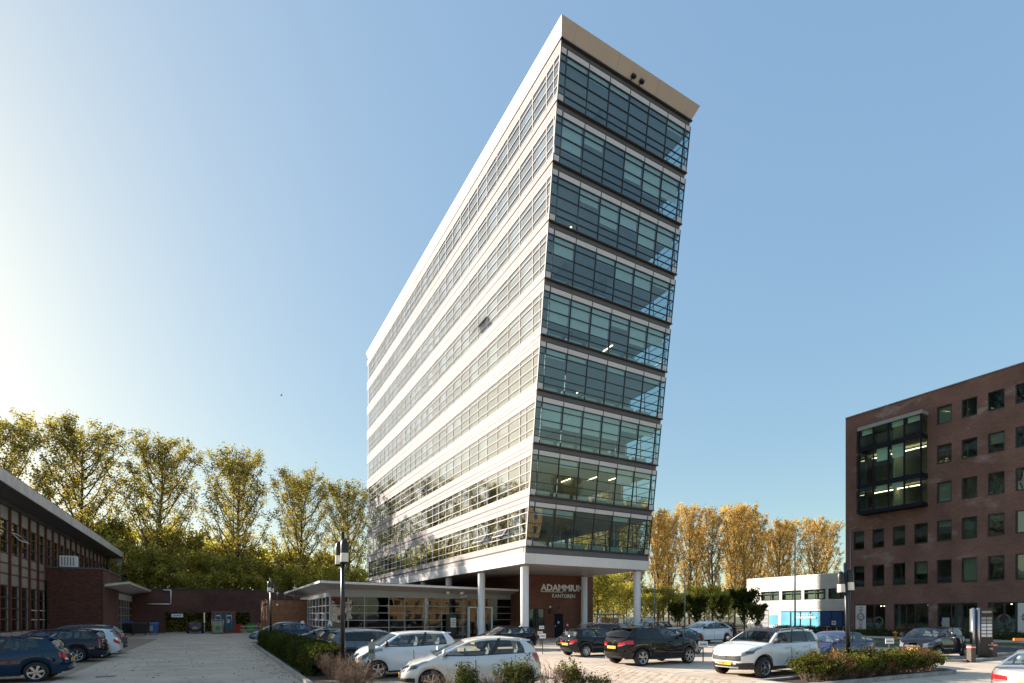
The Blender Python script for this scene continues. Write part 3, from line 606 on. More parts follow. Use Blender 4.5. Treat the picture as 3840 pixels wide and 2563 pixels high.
for y in (50.4, 46.9):
    g = G(); 
    for a in ((y, 1.75, y+.08, 2.27), (y+.9, 1.75, y+.98, 2.27)): g.box(8.08, a[0], a[1], 8.2, a[2], a[3], 'beam_white')
    g.box(8.08, y+.08, 2.2, 8.2, y+.9, 2.27, 'beam_white'); g.box(8.08, y+.08, 1.75, 8.2, y+.9, 1.82, 'beam_white'); hp('vent_window', g)
g = G(); g.face([(8.3, 45, .02), (24.8, 45, .02), (24.8, 66, .02), (8.3, 66, .02)], 'concrete'); hp('floor', g)
g = G(); g.face([(8.3, 45, 3.68), (8.3, 66, 3.68), (24.8, 66, 3.68), (24.8, 45, 3.68)], 'ceiling'); g.face([(8.3, 52.5, 0), (24.8, 52.5, 0), (24.8, 52.5, 3.68), (8.3, 52.5, 3.68)], 'dark_room'); hp('room', g)
for x in (14.64, 16.67, 11.4, 19.2):
    hp('inner_column', G().lathe([(.2, 0), (.2, 3.66)], 'panel_beige', n=18), (x, 46.4, 0))
for x in (17.95, 19.3):
    o = hp('floodlight', G().box(x, 44.0, 4.0, x+.28, 44.3, 4.22, 'silver_frame')); o['label'] = 'white square floodlight under the roof edge'
g = G(); g.tube((19.75, 44.5, 3.8), (20.0, 44.2, 3.86), .06, .06, 'white_paint', 8); g.box(19.6, 44.5, 3.74, 19.7, 44.8, 3.84, 'white_paint'); hp('camera_housing', g)
for x, k in ((11.9, 'ochre'), (13.5, 'panel_beige'), (15.6, 'navy'), (17.1, 'red_paint'), (19.0, 'seat'), (10.2, 'seat')):
    g = G(); g.box(x, 46.8, .02, x+.9, 47.4, .75, k); g.box(x+.1, 47.3, .75, x+.7, 47.36, 1.1, k); hp('desk', g)
t = thing('display_board', 'black display board with white plaques beside the hall doorway', 'sign', (18.45, 44.2, 0))
ob('board', bx(-.45, 0, .05, .55, .12, 2.2, 'black_metal'), t)
for r in range(4):
    for c in range(2): ob('plaque', bx(-.05+c*.28, -.02, 1.05+r*.22, .19+c*.28, -.001, 1.22+r*.22, 'plate_white'), t)
# wood clad block
wb = thing('timber_clad_annex', 'reddish brown timber clad block at the left end of the glass hall', 'annex', (4.46, 56.6, 0)); WL = Vector((4.46, 56.6, 0))
hp('wall', G().box(4.5, 56.66, 0, 8.14, 64, 3.6, 'dark_room'), par=wb, org=WL)
z = .1
while z < 3.6: hp('plank', G().box(4.46, 56.6, z, 8.12, 56.65, z+.185, 'plank'), par=wb, org=WL); hp('plank', G().box(4.45, 56.655, z, 4.5, 57.4, z+.185, 'plank'), par=wb, org=WL); hp('plank', G().box(4.45, 58.6, z, 4.5, 64, z+.185, 'plank'), par=wb, org=WL); z += .2
hp('coping', G().box(4.4, 56.55, 3.6, 8.14, 64, 3.7, 'dark_frame'), par=wb, org=WL)
d = hp('door', G().box(4.47, 57.45, 0, 4.5, 58.55, 2.4, 'dark_red'), par=wb, org=WL)
g = G(); g.tube((5.35, 56.6, 3.15), (5.35, 56.45, 3.15), .09, .11, 'white_paint', 12); hp('lamp', g, par=wb, org=WL)
g = G(); g.tube((4.4, 56.9, 3.2), (4.15, 56.8, 3.05), .07, .07, 'black_metal', 8); g.box(4.3, 56.8, 3.2, 4.5, 57, 3.3, 'black_metal'); hp('camera_housing', g, par=wb, org=WL)
for i, (x, y) in enumerate(((4.9, 60), (5.7, 60.4), (6.5, 60.8), (7.1, 58.2))):
    g = G(); h = .95 if i < 3 else 1.6; g.tube((0, 0, 0), (.06, 0, h), .025, .02, 'steel', 6); g.box(-.12, -.02, h*.75, .2, .02, h*.8, 'steel'); g.box(-.3, -.2, 0, .3, .2, .05, 'grey_metal')
    tag(ob('roof_mast', g, None, (x, y, 3.70)), ['short steel mast on the timber block, leftmost of four', 'short steel mast on the timber block, second from left', 'short steel mast on the timber block, third from left', 'tall thin steel mast on the timber block by the hall roof'][i], 'mast', 'masts on the timber block')
# ------------------------------------------------------------------ dark brick yard wall
yw = thing('brick_yard_wall', 'long dark brick wall with a low wide opening behind the car yard', 'wall', (-8.5, 77, 0)); YL = Vector((-8.5, 77, 0))
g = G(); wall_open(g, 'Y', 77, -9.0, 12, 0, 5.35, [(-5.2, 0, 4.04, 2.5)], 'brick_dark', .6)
g.face([(-9, 77.6, 0), (-5.2, 77.6, 0), (-5.2, 77.6, 5.35), (-9, 77.6, 5.35)], 'brick_dark'); g.face([(-5.2, 77.6, 2.5), (4.04, 77.6, 2.5), (4.04, 77.6, 5.35), (-5.2, 77.6, 5.35)], 'brick_dark'); g.face([(4.04, 77.6, 0), (12, 77.6, 0), (12, 77.6, 5.35), (4.04, 77.6, 5.35)], 'brick_dark')
hp('wall', g, par=yw, org=YL)
for i in range(10): hp('coping_stone', G().box(-9+2.1*i+.01, 76.93, 5.35, -9+2.1*(i+1)-.01, 77.67, 5.44, 'roof_felt'), par=yw, org=YL)
for x in (-1.15, .1): hp('post', G().box(x, 77.15, 0, x+.14, 77.3, 2.5, 'steel' if x < 0 else 'dark_frame'), par=yw, org=YL)
g = G(); g.path([(-6.95, 76.85, 3.5), (-4.6, 76.85, 3.5), (-4.6, 76.85, 5.2), (-5.4, 76.85, 5.2)], .06, 'white_paint', 8); hp('pipe', g, par=yw, org=YL)
g = G(); g.path([(6.6, 76.9, 2.8), (6.6, 76.9, 5.0)], .04, 'grey_metal', 6); hp('pipe', g, par=yw, org=YL)
# ------------------------------------------------------------------ left building (timber framed)
lb = thing('timber_framed_building', 'long low building with red timber window frames and a wide grey roof edge', 'building', (-12.2, 46, 0)); LL = Vector((-12.2, 46, 0)); FX = -12.2
def lp(name, g, loc=None): return hp(name, g, loc, lb, LL)
ym = [39.3+2.2*i for i in range(23)]; zr_ = [1.0, 1.83, 2.55, 3.3, 4.1, 4.9, 5.6, 6.27, 7.0, 7.8, 8.45, 9.4]
rng = random.Random(5)
for i, y in enumerate(ym):
    low = y < 56.9
    z0 = 0 if low else 5.0
    lp('timber_post', G().box(FX-.06, y-.09, z0, FX+.2, y+.09, 9.42, 'timber_red'))
    if i == len(ym)-1: break
    for a, b in zip(zr_[:-1], zr_[1:]):
        if not low and a < 5.5: continue
        pan = 4.05 < a < 6.2 and y < 56.9 or a > 8.4
        if pan: lp('infill_panel' if a < 8 else 'transom_panel', G().box(FX, y+.09, a+.04, FX+.05, y+2.11, b-.04, 'panel_beige' if a < 8 else 'frost'))
        else: lp('pane', G().box(FX, y+.09, a+.04, FX+.015, y+2.11, b-.04, 'window_glass'))
    g = G()
    for z in zr_[:-1]:
        if low or z > 5.5: g.box(FX-.03, y+.07, z-.035, FX+.1, y+2.13, z+.035, 'timber_red')
    if rng.random() < .6 and low:
        for z in (2.55, 1.83): g.box(FX+.02, y+.12, z-.1, FX+.13, y+2.08, z-.04, 'silver_frame')
    g.box(FX+.02, y+1.96, (1.0 if low else 5.6), FX+.07, y+2.06, 9.3, 'frame_grey')
    lp('window_rail', g)
o = lp('open_window', G().box(0, 0, -.75, .05, .1, 0, 'silver_frame').box(0, 1.95, -.75, .05, 2.05, 0, 'silver_frame').box(0, .1, -.75, .05, 1.95, -.67, 'silver_frame').box(0, .1, -.08, .05, 1.95, 0, 'silver_frame').box(.01, .1, -.67, .03, 1.95, -.08, 'window_glass'), (FX+.1, 48.2, 7.75)); o.rotation_euler = (0, R(-42), 0)
lp('plinth', G().box(FX-.1, 39.2, 0, FX+.2, 56.7, .95, 'concrete'))
lp('header', G().box(FX-.1, 39.2, 9.42, FX+.12, 87.8, 9.76, 'dark_band'))
lp('soffit', G().face([(FX, 39.2, 9.72), (FX, 87.8, 9.72), (-10.55, 87.8, 9.80), (-10.55, 39.2, 9.80)], 'dark_band'))
for i in range(12):
    a = 39.2+48.6/12*i; b = a+48.6/12-.012; lp('fascia_board', G().box(-10.6, a, 9.72, -10.5, b, 10.45, 'fascia_grey'))
lp('roof', G().box(-26, 39.2, 10.2, -10.62, 87.8, 10.43, 'roof_felt')); lp('gravel_stop', G().box(-10.75, 39.2, 10.45, -10.5, 87.8, 10.5, 'dark_frame'))
g = G(); g.face([(FX-.05, 87.8, 0), (-10.5, 87.8, 4.7), (-10.5, 87.8, 9.75), (FX-.05, 87.8, 9.75)], 'panel_beige')
g.hexa([(FX-.1, 87.6, 4.0), (-11.2, 87.6, 4.0), (-11.2, 87.9, 4.0), (FX-.1, 87.9, 4.0), (FX-.1, 87.6, 9.72), (-10.6, 87.6, 9.72), (-10.6, 87.9, 9.72), (FX-.1, 87.9, 9.72)], 'column_white'); lp('end_fin', g)
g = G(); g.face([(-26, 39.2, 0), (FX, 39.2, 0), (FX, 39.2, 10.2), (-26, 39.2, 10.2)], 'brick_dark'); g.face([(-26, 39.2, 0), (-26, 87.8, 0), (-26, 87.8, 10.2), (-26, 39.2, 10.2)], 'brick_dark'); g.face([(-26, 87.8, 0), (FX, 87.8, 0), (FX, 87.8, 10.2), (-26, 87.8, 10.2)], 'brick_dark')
lp('wall', g)
g = G(); g.face([(FX-3, 39.4, 0), (FX-3, 87.6, 0), (FX-3, 87.6, 10), (FX-3, 39.4, 10)], 'dark_room'); g.box(FX-3, 39.4, 4.0, FX-.1, 87.6, 4.3, 'interior'); lp('room', g)
# brick annex
AY, AX = 56.9, -8.3
an = thing('brick_annex', 'dark brick block with real brick courses in front of the timber framed building', 'annex', (FX, AY, 0)); AL = Vector((FX, AY, 0))
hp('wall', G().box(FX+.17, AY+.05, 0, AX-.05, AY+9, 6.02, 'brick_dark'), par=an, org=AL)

for i, c in enumerate([(.12, .046, .032), (.155, .058, .04), (.085, .034, .026)]): D('brick_tone_%s' % 'abc'[i], c, .85, var=.2, scale=9)
bsrc = [bx(.004, 0, .004, .206, .052, .0585, 'brick_tone_'+c) for c in 'abc']; bmesh_ = [b.mesh('brick') for b in bsrc]
rng = random.Random(9); cells = []; nz = 96
for r in range(nz):
    x = FX+.19-(.105 if r % 2 else 0)
    while x < AX-.2:
        if x > FX+.17: cells.append((x, r*.0625))
        x += .21
cells.sort(key=lambda c: abs(c[1]-3.4)); jg = G()
for n_, (x, z) in enumerate(cells):
    dy = rng.uniform(-.004, .004)
    if n_ < 300: link('brick', rng.choice(bmesh_), an, (x-FX, dy, z))
    else: addto(jg, rng.choice(bsrc), (x, AY+dy, z))
stuff(hp('brick', jg, par=an, org=AL))
g = G()
for r in range(nz): 
    for k in range(3): g.box(AX-.052, AY+.0+k*.215+(.1 if r % 2 else 0), r*.0625+.004, AX+rng.uniform(-.002, .004), AY+.2+k*.215+(.1 if r % 2 else 0), r*.0625+.0585, 'brick_tone_'+rng.choice('abc'))
stuff(hp('quoin', g, par=an, org=AL))
hp('coping', G().box(FX+.17, AY-.04, 6.03, AX+.03, AY+9, 6.15, 'dark_band'), par=an, org=AL)
t = thing('air_conditioner', 'white air conditioning unit standing on the flat roof of the brick annex', 'air conditioner', (-11.3, 57.4, 6.15))
ob('casing', bx(0, 0, .05, 1.15, .55, .98, 'white_paint'), t); g = G()
for i in range(5): g.box(.12+i*.19, -.012, .15, .2+i*.19, 0, .88, 'frame_grey')
ob('vent_slat', g, t); g = G(); g.box(.05, 0, 0, .15, .5, .05, 'dark_frame'); g.box(1, 0, 0, 1.1, .5, .05, 'dark_frame'); ob('foot', g, t); ob('side_grille', bx(-.012, .04, .1, 0, .5, .92, 'dark_band'), t)
# low wing with the door and the grey grid window
lw = thing('low_wing', 'low wing with a sloping canopy, wooden door and grey framed window grid', 'building', (-8.5, 58.5, 0)); WL2 = Vector((-8.5, 58.5, 0))
def wp(name, g, loc=None): return hp(name, g, loc, lw, WL2)
g = G(); g.box(-12, 58.4, 0, -8.7, 77, 4.3, 'dark_room'); wp('wall', g)
wp('header', G().box(-8.7, 58.3, 3.75, -8.48, 77, 4.4, 'fascia_grey'))
d = wp('door_surround', G().box(-8.7, 58.6, 0, -8.5, 61.3, 3.75, 'plank')); 
dd = wp('door', G().box(-8.52, 59.1, .02, -8.46, 60.2, 2.6, 'timber_red')); ob('handle', G().box(-8.46, 59.2, 1.0, -8.4, 59.25, 1.2, 'steel'), dd)
for i in range(8):
    y = 61.4+1.92*i; wp('mullion', G().box(-8.62, y, 0, -8.5, y+.07, 3.75, 'frame_grey'))
    for a, b in ((.5, 1.3), (1.3, 2.1), (2.1, 2.95), (2.95, 3.75)):
        wp('pane', G().box(-8.6, y+.08, a+.03, -8.585, y+1.91, b-.03, 'window_glass'))
g = G()
for z in (.5, 1.3, 2.1, 2.95): g.box(-8.61, 61.4, z-.03, -8.52, 77, z+.03, 'frame_grey')
g.box(-8.65, 61.4, 0, -8.5, 77, .47, 'concrete'); wp('transom', g)
g = G(); a = [(-9.2, 57.0+9, 0)] ; q = lambda x, z: [(x, 58.0, z), (x, 76.95, z-.0)]
g.hexa([(-9.0, 58.0, 4.5), (-6.6, 58.0, 4.95), (-6.6, 76.95, 4.95), (-9.0, 76.95, 4.5), (-9.0, 58.0, 4.75), (-6.6, 58.0, 5.08), (-6.6, 76.95, 5.08), (-9.0, 76.95, 4.75)], 'fascia_grey'); wp('canopy', g)
wp('canopy_top', G().hexa([(-9.0, 58.0, 4.76), (-6.58, 58.0, 5.09), (-6.58, 76.95, 5.09), (-9.0, 76.95, 4.76), (-9.0, 58.0, 4.80), (-6.58, 58.0, 5.16), (-6.58, 76.95, 5.16), (-9.0, 76.95, 4.80)], 'moss'))
# ------------------------------------------------------------------ brick office block on the right
bb = thing('brick_office_block', 'six storey brown brick office block with small dark windows and a glazed box', 'office building', (60, 32.98, 0)); BL = Vector((60, 32.98, 0))
def bp(name, g, loc=None): return hp(name, g, loc, bb, BL)
cols = [(31.06, 32.16), (29.14, 30.29), (27.24, 28.36), (25.32, 26.48), (23.41, 24.59), (21.51, 22.66), (19.6, 20.76), (17.7, 18.89), (15.8, 17.0), (13.9, 15.1), (12.0, 13.2)]
rows = [(5.2, 7.36, 0), (9.15, 11.07, 0), (12.8, 14.7, 4), (16.5, 18.22, 4), (20.25, 21.87, 4)]
holes = []; wins = []
for z0, z1, c0 in rows:
    for i, (a, b) in enumerate(cols):
        if i >= c0: holes.append((a, z0, b, z1)); wins.append((a, b, z0, z1))
gf = [(29.04, 32.05), (25.26, 28.26), (21.49, 24.54), (17.0, 20.77), (13.0, 16.0)]
for a, b in gf: holes.append((a, -.06, b, 3.27))
holes.append((25.4, 12.95, 31.85, 21.75))
g = G(); wall_open(g, 'X', 60, 10, 32.98, -.06, 23.52, holes, 'brick_brown', .22)
g.face([(60, 32.98, 0), (90, 32.98, 0), (90, 32.98, 23.52), (60, 32.98, 23.52)], 'brick_brown'); g.face([(60, 10, 0), (90, 10, 0), (90, 10, 23.52), (60, 10, 23.52)], 'brick_brown')
g.face([(60, 10, 23.5), (90, 10, 23.5), (90, 32.98, 23.5), (60, 32.98, 23.5)], 'roof_felt'); bp('wall', g)
for i in range(6): bp('coping', G().box(59.93, 10+3.83*i+.01, 23.52, 60.3, 10+3.83*(i+1)-.01, 23.62, 'dark_band'))
wm = {}; rng = random.Random(21)
for a, b, z0, z1 in wins:
    w, h = b-a, z1-z0; key = (round(w, 1), round(h, 1))
    if key not in wm:
        g = G(); g.box(.1, 0, 0, .2, .07, h, 'dark_frame'); g.box(.1, w-.07, 0, .2, w, h, 'dark_frame'); g.box(.1, .07, 0, .2, w-.07, .08, 'dark_frame'); g.box(.1, .07, h-.07, .2, w-.07, h, 'dark_frame')
        g2 = G(); g2.box(-.03, -.02, -.05, .1, w+.02, 0, 'dark_frame'); g3 = bx(.15, .07, .08, .165, w-.07, h-.07, 'window_glass'); wm[key] = (g.mesh('window'), g2.mesh('sill'), g3.mesh('pane'))
    o = bp('window', wm[key][0], (60, a, z0)); link('sill', wm[key][1], o); link('pane', wm[key][2], o)
    if rng.random() < .45: link('blind', bx(.3, .08, h*rng.choice((.05, .45, .7)), .32, w-.08, h-.05, rng.choice(('blind', 'frost'))).mesh('blind'), o)
for gi, (a, b) in enumerate(gf):
    g = G(); ms = {0: [30.11, 31.0], 1: [27.13, 26.33], 2: [23.42, 22.59], 3: [19.61, 18.83], 4: [14.5]}[gi]
    for y in [a, b-.09]+ms: g.box(60.08, y, -.05, 60.2, y+.09, 3.27, 'dark_frame')
    for z in (-.05, .58, 3.17): g.box(60.085, a+.09, z, 60.195, b-.09, z+.09, 'dark_frame')
    o = bp('shop_window', g); e = sorted([a, b]+ms)
    for y0, y1 in zip(e[:-1], e[1:]):
        ob('pane', G().box(60.14, y0+.09, .67, 60.155, y1, 3.17, 'window_glass'), o)
        if (gi, round(y0, 2)) not in ((0, 31.0),): ob('frosted_strip', G().box(60.17, y0+.09, .1, 60.18, y1, (1.33, 1.3, 1.97, 1.98, 1.9)[gi], 'frost'), o)
d = bp('door', G().box(60.1, 23.5, 0, 60.16, 24.4, 2.2, 'navy')); ob('handle', G().box(60.02, 24.2, 1.2, 60.1, 24.26, 1.5, 'steel'), d); ob('door_pane', G().box(60.09, 23.62, .2, 60.1, 24.2, 1.9, 'frost'), d)
g = G(); 
for z in (0, 3.6, 7.9, 11.9, 15.6, 19.3, 23.0): g.box(60.4, 10.2, z-.15, 66, 32.8, z+.15, 'office_wall')
g.face([(66, 10.2, 0), (66, 32.8, 0), (66, 32.8, 23), (66, 10.2, 23)], 'office_wall')
for y in (16.5, 22.4, 28.5): g.box(60.6, y, 0, 66, y+.1, 23, 'office_wall')
bp('room', g)
g = G()
for y, z in ((27.5, 22.7), (24, 11.6), (20, 11.6), (20.2, 15.3), (26.5, 15.2), (28.9, 15.2), (27, 18.9), (26, 18.9), (21.8, 11.6), (29.6, 11.6), (28.2, 18.9), (30.0, 18.9), (27.6, 15.2), (29.9, 15.2), (28.8, 22.7), (30.2, 22.7)): g.box(61.2, y, z-.12, 61.35, y+.9, z-.06, 'ceiling_lamp')
for y in (29.4, 29.7, 25.5, 17.6, 18.1, 19.3, 19.0): g.box(60.6, y, 3.05, 60.68, y+.08, 3.12, 'spot')
bp('ceiling_light', g)
# projecting glazed box
gb = bp('glazed_bay', G().box(58.72, 25.31, 12.6, 60.6, 31.0, 12.95, 'navy'))
for q in ((58.75, 25.31, 15.3, 60.6, 31.0, 15.75, 'navy'), (58.75, 25.31, 19.1, 60.6, 31.0, 19.5, 'navy'), (58.7, 25.25, 21.35, 60.6, 31.05, 21.7, 'frame_grey')): ob('bay_beam', G().box(*q), gb)
for i in range(5):
    y = 25.31+i*1.4; ob('bay_mullion', G().box(58.73, y, 12.95, 58.87, y+.12, 21.35, 'navy'), gb)
for z0, z1 in ((12.95, 15.3), (15.75, 19.1), (19.5, 21.35)):
    for i in range(4): ob('pane', G().box(58.8, 25.43+i*1.4, z0, 58.815, 26.71+i*1.4, z1, 'bay_glass'), gb)
    ob('pane', G().box(58.87, 25.36, z0, 59.98, 25.375, z1, 'bay_glass'), gb); ob('pane', G().box(58.87, 31.0, z0, 59.98, 31.015, z1, 'bay_glass'), gb)
    for i in range(4):
        if (i + int(z0)) % 3: ob('blind', G().box(59.1, 25.5+i*1.4, z1-(1.3 if z0 > 15 and z0 < 19 else .5), 59.12, 26.6+i*1.4, z1, 'blind'), gb)
ob('recess', G().box(60.5, 31.1, 13, 60.6, 31.85, 21.7, 'dark_room').box(60.02, 31.1, 15.4, 60.5, 31.84, 15.6, 'panel_beige').box(60.02, 31.1, 19.2, 60.5, 31.84, 19.4, 'panel_beige'), gb)
g = G(); g.path([(59.85, 32.4, 0), (59.85, 32.4, 11.3), (59.85, 31.8, 11.6)], .05, 'grey_metal', 6); bp('downpipe', g)
def banner(y0, y1, lab):
    t = thing('window_banner', lab, 'banner', (60.05, (y0+y1)/2, 0)); ob('cloth', bx(0, -(y1-y0)/2, .62, .03, (y1-y0)/2, 3.17, 'banner'), t)
    EB = Matrix(((0, 0, -1), (0, -1, 0), (-1, 0, 0))).to_euler()
    text_obj('TRI', .50, .004, 'dark_red', (-.006, .17, 3.1), EB, t); text_obj('2', .5, .004, 'dark_red', (-.03, .17, 2.1), EB, t); text_obj('ONE', .50, .004, 'dark_red', (-.006, .17, 1.62), EB, t)
    text_obj('FINANCIEEL', .12, .004, 'dark_red', (-.006, -.36, 1.45), EB, t) if False else None
    wreath(t, (-.01, .0, 1.95), .34)
def wreath(t, c, r, k='wreath'):
    rg = random.Random(2); g = G()
    for i in range(46):
        a = 2*math.pi*i/46+rg.uniform(-.05, .05); rr = r*rg.uniform(.8, 1.12); s = r*.17; p = (c[0], c[1]+rr*math.cos(a), c[2]+rr*math.sin(a)); b = rg.uniform(0, 3)
        g.face([(p[0]-.002-.0002*i, p[1]+s*math.cos(b+q), p[2]+s*math.sin(b+q)) for q in (0, 1.2, 2.6, 4.2)], k if not (.6 < a < 1.0) else 'bright_red')
    ob('wreath_print', g, t)
banner(30.93, 31.98, 'white vertical TRI 2 ONE banner at the left end of the brick block')
banner(17.5, 18.75, 'white vertical TRI 2 ONE banner at the right edge, beyond the pillar sign')
for y, lab in ((29.75, 'dark leaf wreath printed on glass beside the left white banner'), (19.7, 'dark leaf wreath printed on glass beside the right white banner')):
    t = thing('glass_sticker', lab, 'sticker', (60.12, y, 0)); wreath(t, (0, 0, 1.75 if y < 25 else 1.5), .42)
rg = random.Random(4)
for i, y in enumerate((27.9, 27.0, 26.1)):
    g = G(); yy = y
    while yy > y-.62: w = rg.uniform(.03, .07); g.box(-.003, yy-w, rg.choice((0, 0, .05)), 0, yy, rg.choice((.16, .16, .11)), 'bright_red'); yy -= w+.03
    tag(ob('glass_lettering', g, None, (60.12, 0, .82)), ('small red lettering low on the shop glass, leftmost of three', 'small red lettering low on the shop glass, middle of three', 'small red lettering low on the shop glass, rightmost of three')[i], 'lettering', 'red words on the shop glass')
# ------------------------------------------------------------------ white corrugated building
wt = thing('white_corrugated_building', 'low white corrugated building half in the tower shadow', 'building', (63.6, 48, 0)); TLW = Vector((63.6, 48, 0))
def tq(name, g, loc=None): return hp(name, g, loc, wt, TLW)
wh = [(43.29, 4.07, 45.84, 5.28), (40.3, 4.07, 42.84, 5.28), (37.3, 4.07, 39.9, 5.3), (34.3, 4.07, 36.9, 5.3), (34.0, .3, 42.96, 2.66), (44.7, 0, 46.05, 2.86), (43.39, .88, 44.65, 2.15)]
g = G(); wall_open(g, 'X', 63.6, 33.2, 48, 0, 7.1, wh, 'white_clad', .2); g.face([(63.6, 48, 0), (85, 48, 0), (85, 48, 7.1), (63.6, 48, 7.1)], 'white_clad'); g.face([(63.6, 33.2, 7.08), (85, 33.2, 7.08), (85, 48, 7.08), (63.6, 48, 7.08)], 'roof_felt')
g.face([(65, 33.2, 0), (65, 48, 0), (65, 48, 7), (65, 33.2, 7)], 'interior'); tq('wall', g)
for z in [5.42+.12*i for i in range(14)]+[2.9+.12*i for i in range(9)]: tq('cladding_rib', G().hexa([(63.6, 33.2, z), (63.52, 33.2, z+.02), (63.52, 48, z+.02), (63.6, 48, z), (63.6, 33.2, z+.1), (63.56, 33.2, z+.08), (63.56, 48, z+.08), (63.6, 48, z+.1)], 'white_clad'))
for a, z0, b, z1 in wh[:4]:
    g = G(); 
    for y in (a, a+(b-a)*.45, b-.07): g.box(63.55, y, z0, 63.7, y+.07, z1, 'dark_frame')
    for z in (z0, z0+.8, z1-.07): g.box(63.56, a+.07, z, 63.69, b-.07, z+.07, 'dark_frame')
    o = tq('window', g); ob('pane', G().box(63.64, a+.07, z0+.07, 63.655, b-.07, z1-.07, 'window_glass'), o); ob('blind', G().box(63.8, a+.1, z0+.1, 63.82, b-.1, z1-.1, 'blind'), o)
for i in range(7):
    a = 34.0+8.96/7*i; o = tq('shop_window', G().box(63.56, a, .3, 63.7, a+.06, 2.66, 'dark_frame')); ob('pane', G().box(63.63, a+.06, .35, 63.645, a+1.28, 2.6, 'film_blue' if i > 2 else 'film_deep'), o)
g = G(); g.box(63.55, 33.9, 2.6, 63.7, 43, 2.68, 'dark_frame'); g.box(63.55, 33.9, .26, 63.7, 43, .34, 'dark_frame'); tq('window_frame', g)
o = tq('door', G().box(63.66, 44.75, 0, 63.7, 46.0, 2.8, 'dark_band')); 
for i in range(5): ob('door_panel', G().box(63.62, 44.8, .1+i*.53, 63.66, 45.95, .55+i*.53, 'grey_metal'), o)
o = tq('window', G().box(63.6, 43.4, .9, 63.7, 44.6, 2.1, 'film_blue')); 
text_obj('THE VALUE OF', .30, .006, 'white_paint', (-.06, 40.9-48, 2.12), (R(90), 0, R(-90)), wt); text_obj('VISUALIZATION', .34, .006, 'white_paint', (-.06, 40.9-48, 1.76), (R(90), 0, R(-90)), wt, off=.01)
t = thing('glass_sticker', 'white square sticker with an eye emblem on the blue shop window', 'sticker', (63.6, 36.3, 0)); ob('card', bx(-.01, -.25, 1.0, 0, .25, 1.5, 'plate_white'), t)
g = G(); 
for q in range(20):
    a0, a1 = 2*math.pi*q/20, 2*math.pi*(q+1)/20; g.face([(-.014, .17*math.cos(a0), 1.25+.09*math.sin(a0)), (-.014, .17*math.cos(a1), 1.25+.09*math.sin(a1)), (-.014, .12*math.cos(a1), 1.25+.05*math.sin(a1)), (-.014, .12*math.cos(a0), 1.25+.05*math.sin(a0))], 'ink')
g.face([(-.014, .05*math.cos(i), 1.25+.05*math.sin(i)) for i in range(6)], 'ink'); ob('emblem', g, t)
# ------------------------------------------------------------------ houses behind the photographer, seen mirrored in the glass
def simple_house(x0, y0, x1, y1, h, k, lab, nwin):
    t = thing('brick_house', lab, 'house', (x0, y0, 0)); g = G(); holes = []
    n = nwin; w = (x1-x0)/n
    for i in range(n):
        for z in (1, 4.2): holes.append((x0+w*i+w*.3, z, x0+w*i+w*.7, z+1.6))
    wall_open(g, 'Y', y1, x0, x1, 0, h, holes, k, .15, -1)
    g.box(x0, y0, 0, x1, y1-.3, h-.02, 'dark_room'); g.face([(x0, y0, 0), (x0, y1, 0), (x0, y1, h), (x0, y0, h)], k); g.face([(x1, y0, 0), (x1, y1, 0), (x1, y1, h), (x1, y0, h)], k); o = ob('wall', g, t); o.location = (-x0, -y0, 0)
    g = G(); m = (y0+y1)/2; g.face([(x0-.4, y1+.4, h-.1), (x1+.4, y1+.4, h-.1), (x1-1, m, h+2.4), (x0+1, m, h+2.4)], 'tile_red'); g.face([(x1+.4, y0-.4, h-.1), (x0-.4, y0-.4, h-.1), (x0+1, m, h+2.4), (x1-1, m, h+2.4)], 'tile_red'); o = ob('roof', g, t); o.location = (-x0, -y0, 0)
simple_house(38, -52, 66, -40, 7, 'ochre', 'ochre two storey house across the street behind the camera', 10)
simple_house(14, -56, 30, -46, 5, 'white_clad', 'low white house behind the camera', 3)
simple_house(-34, -58, -4, -44, 7, 'ochre', 'long ochre house behind the camera to the left', 12)
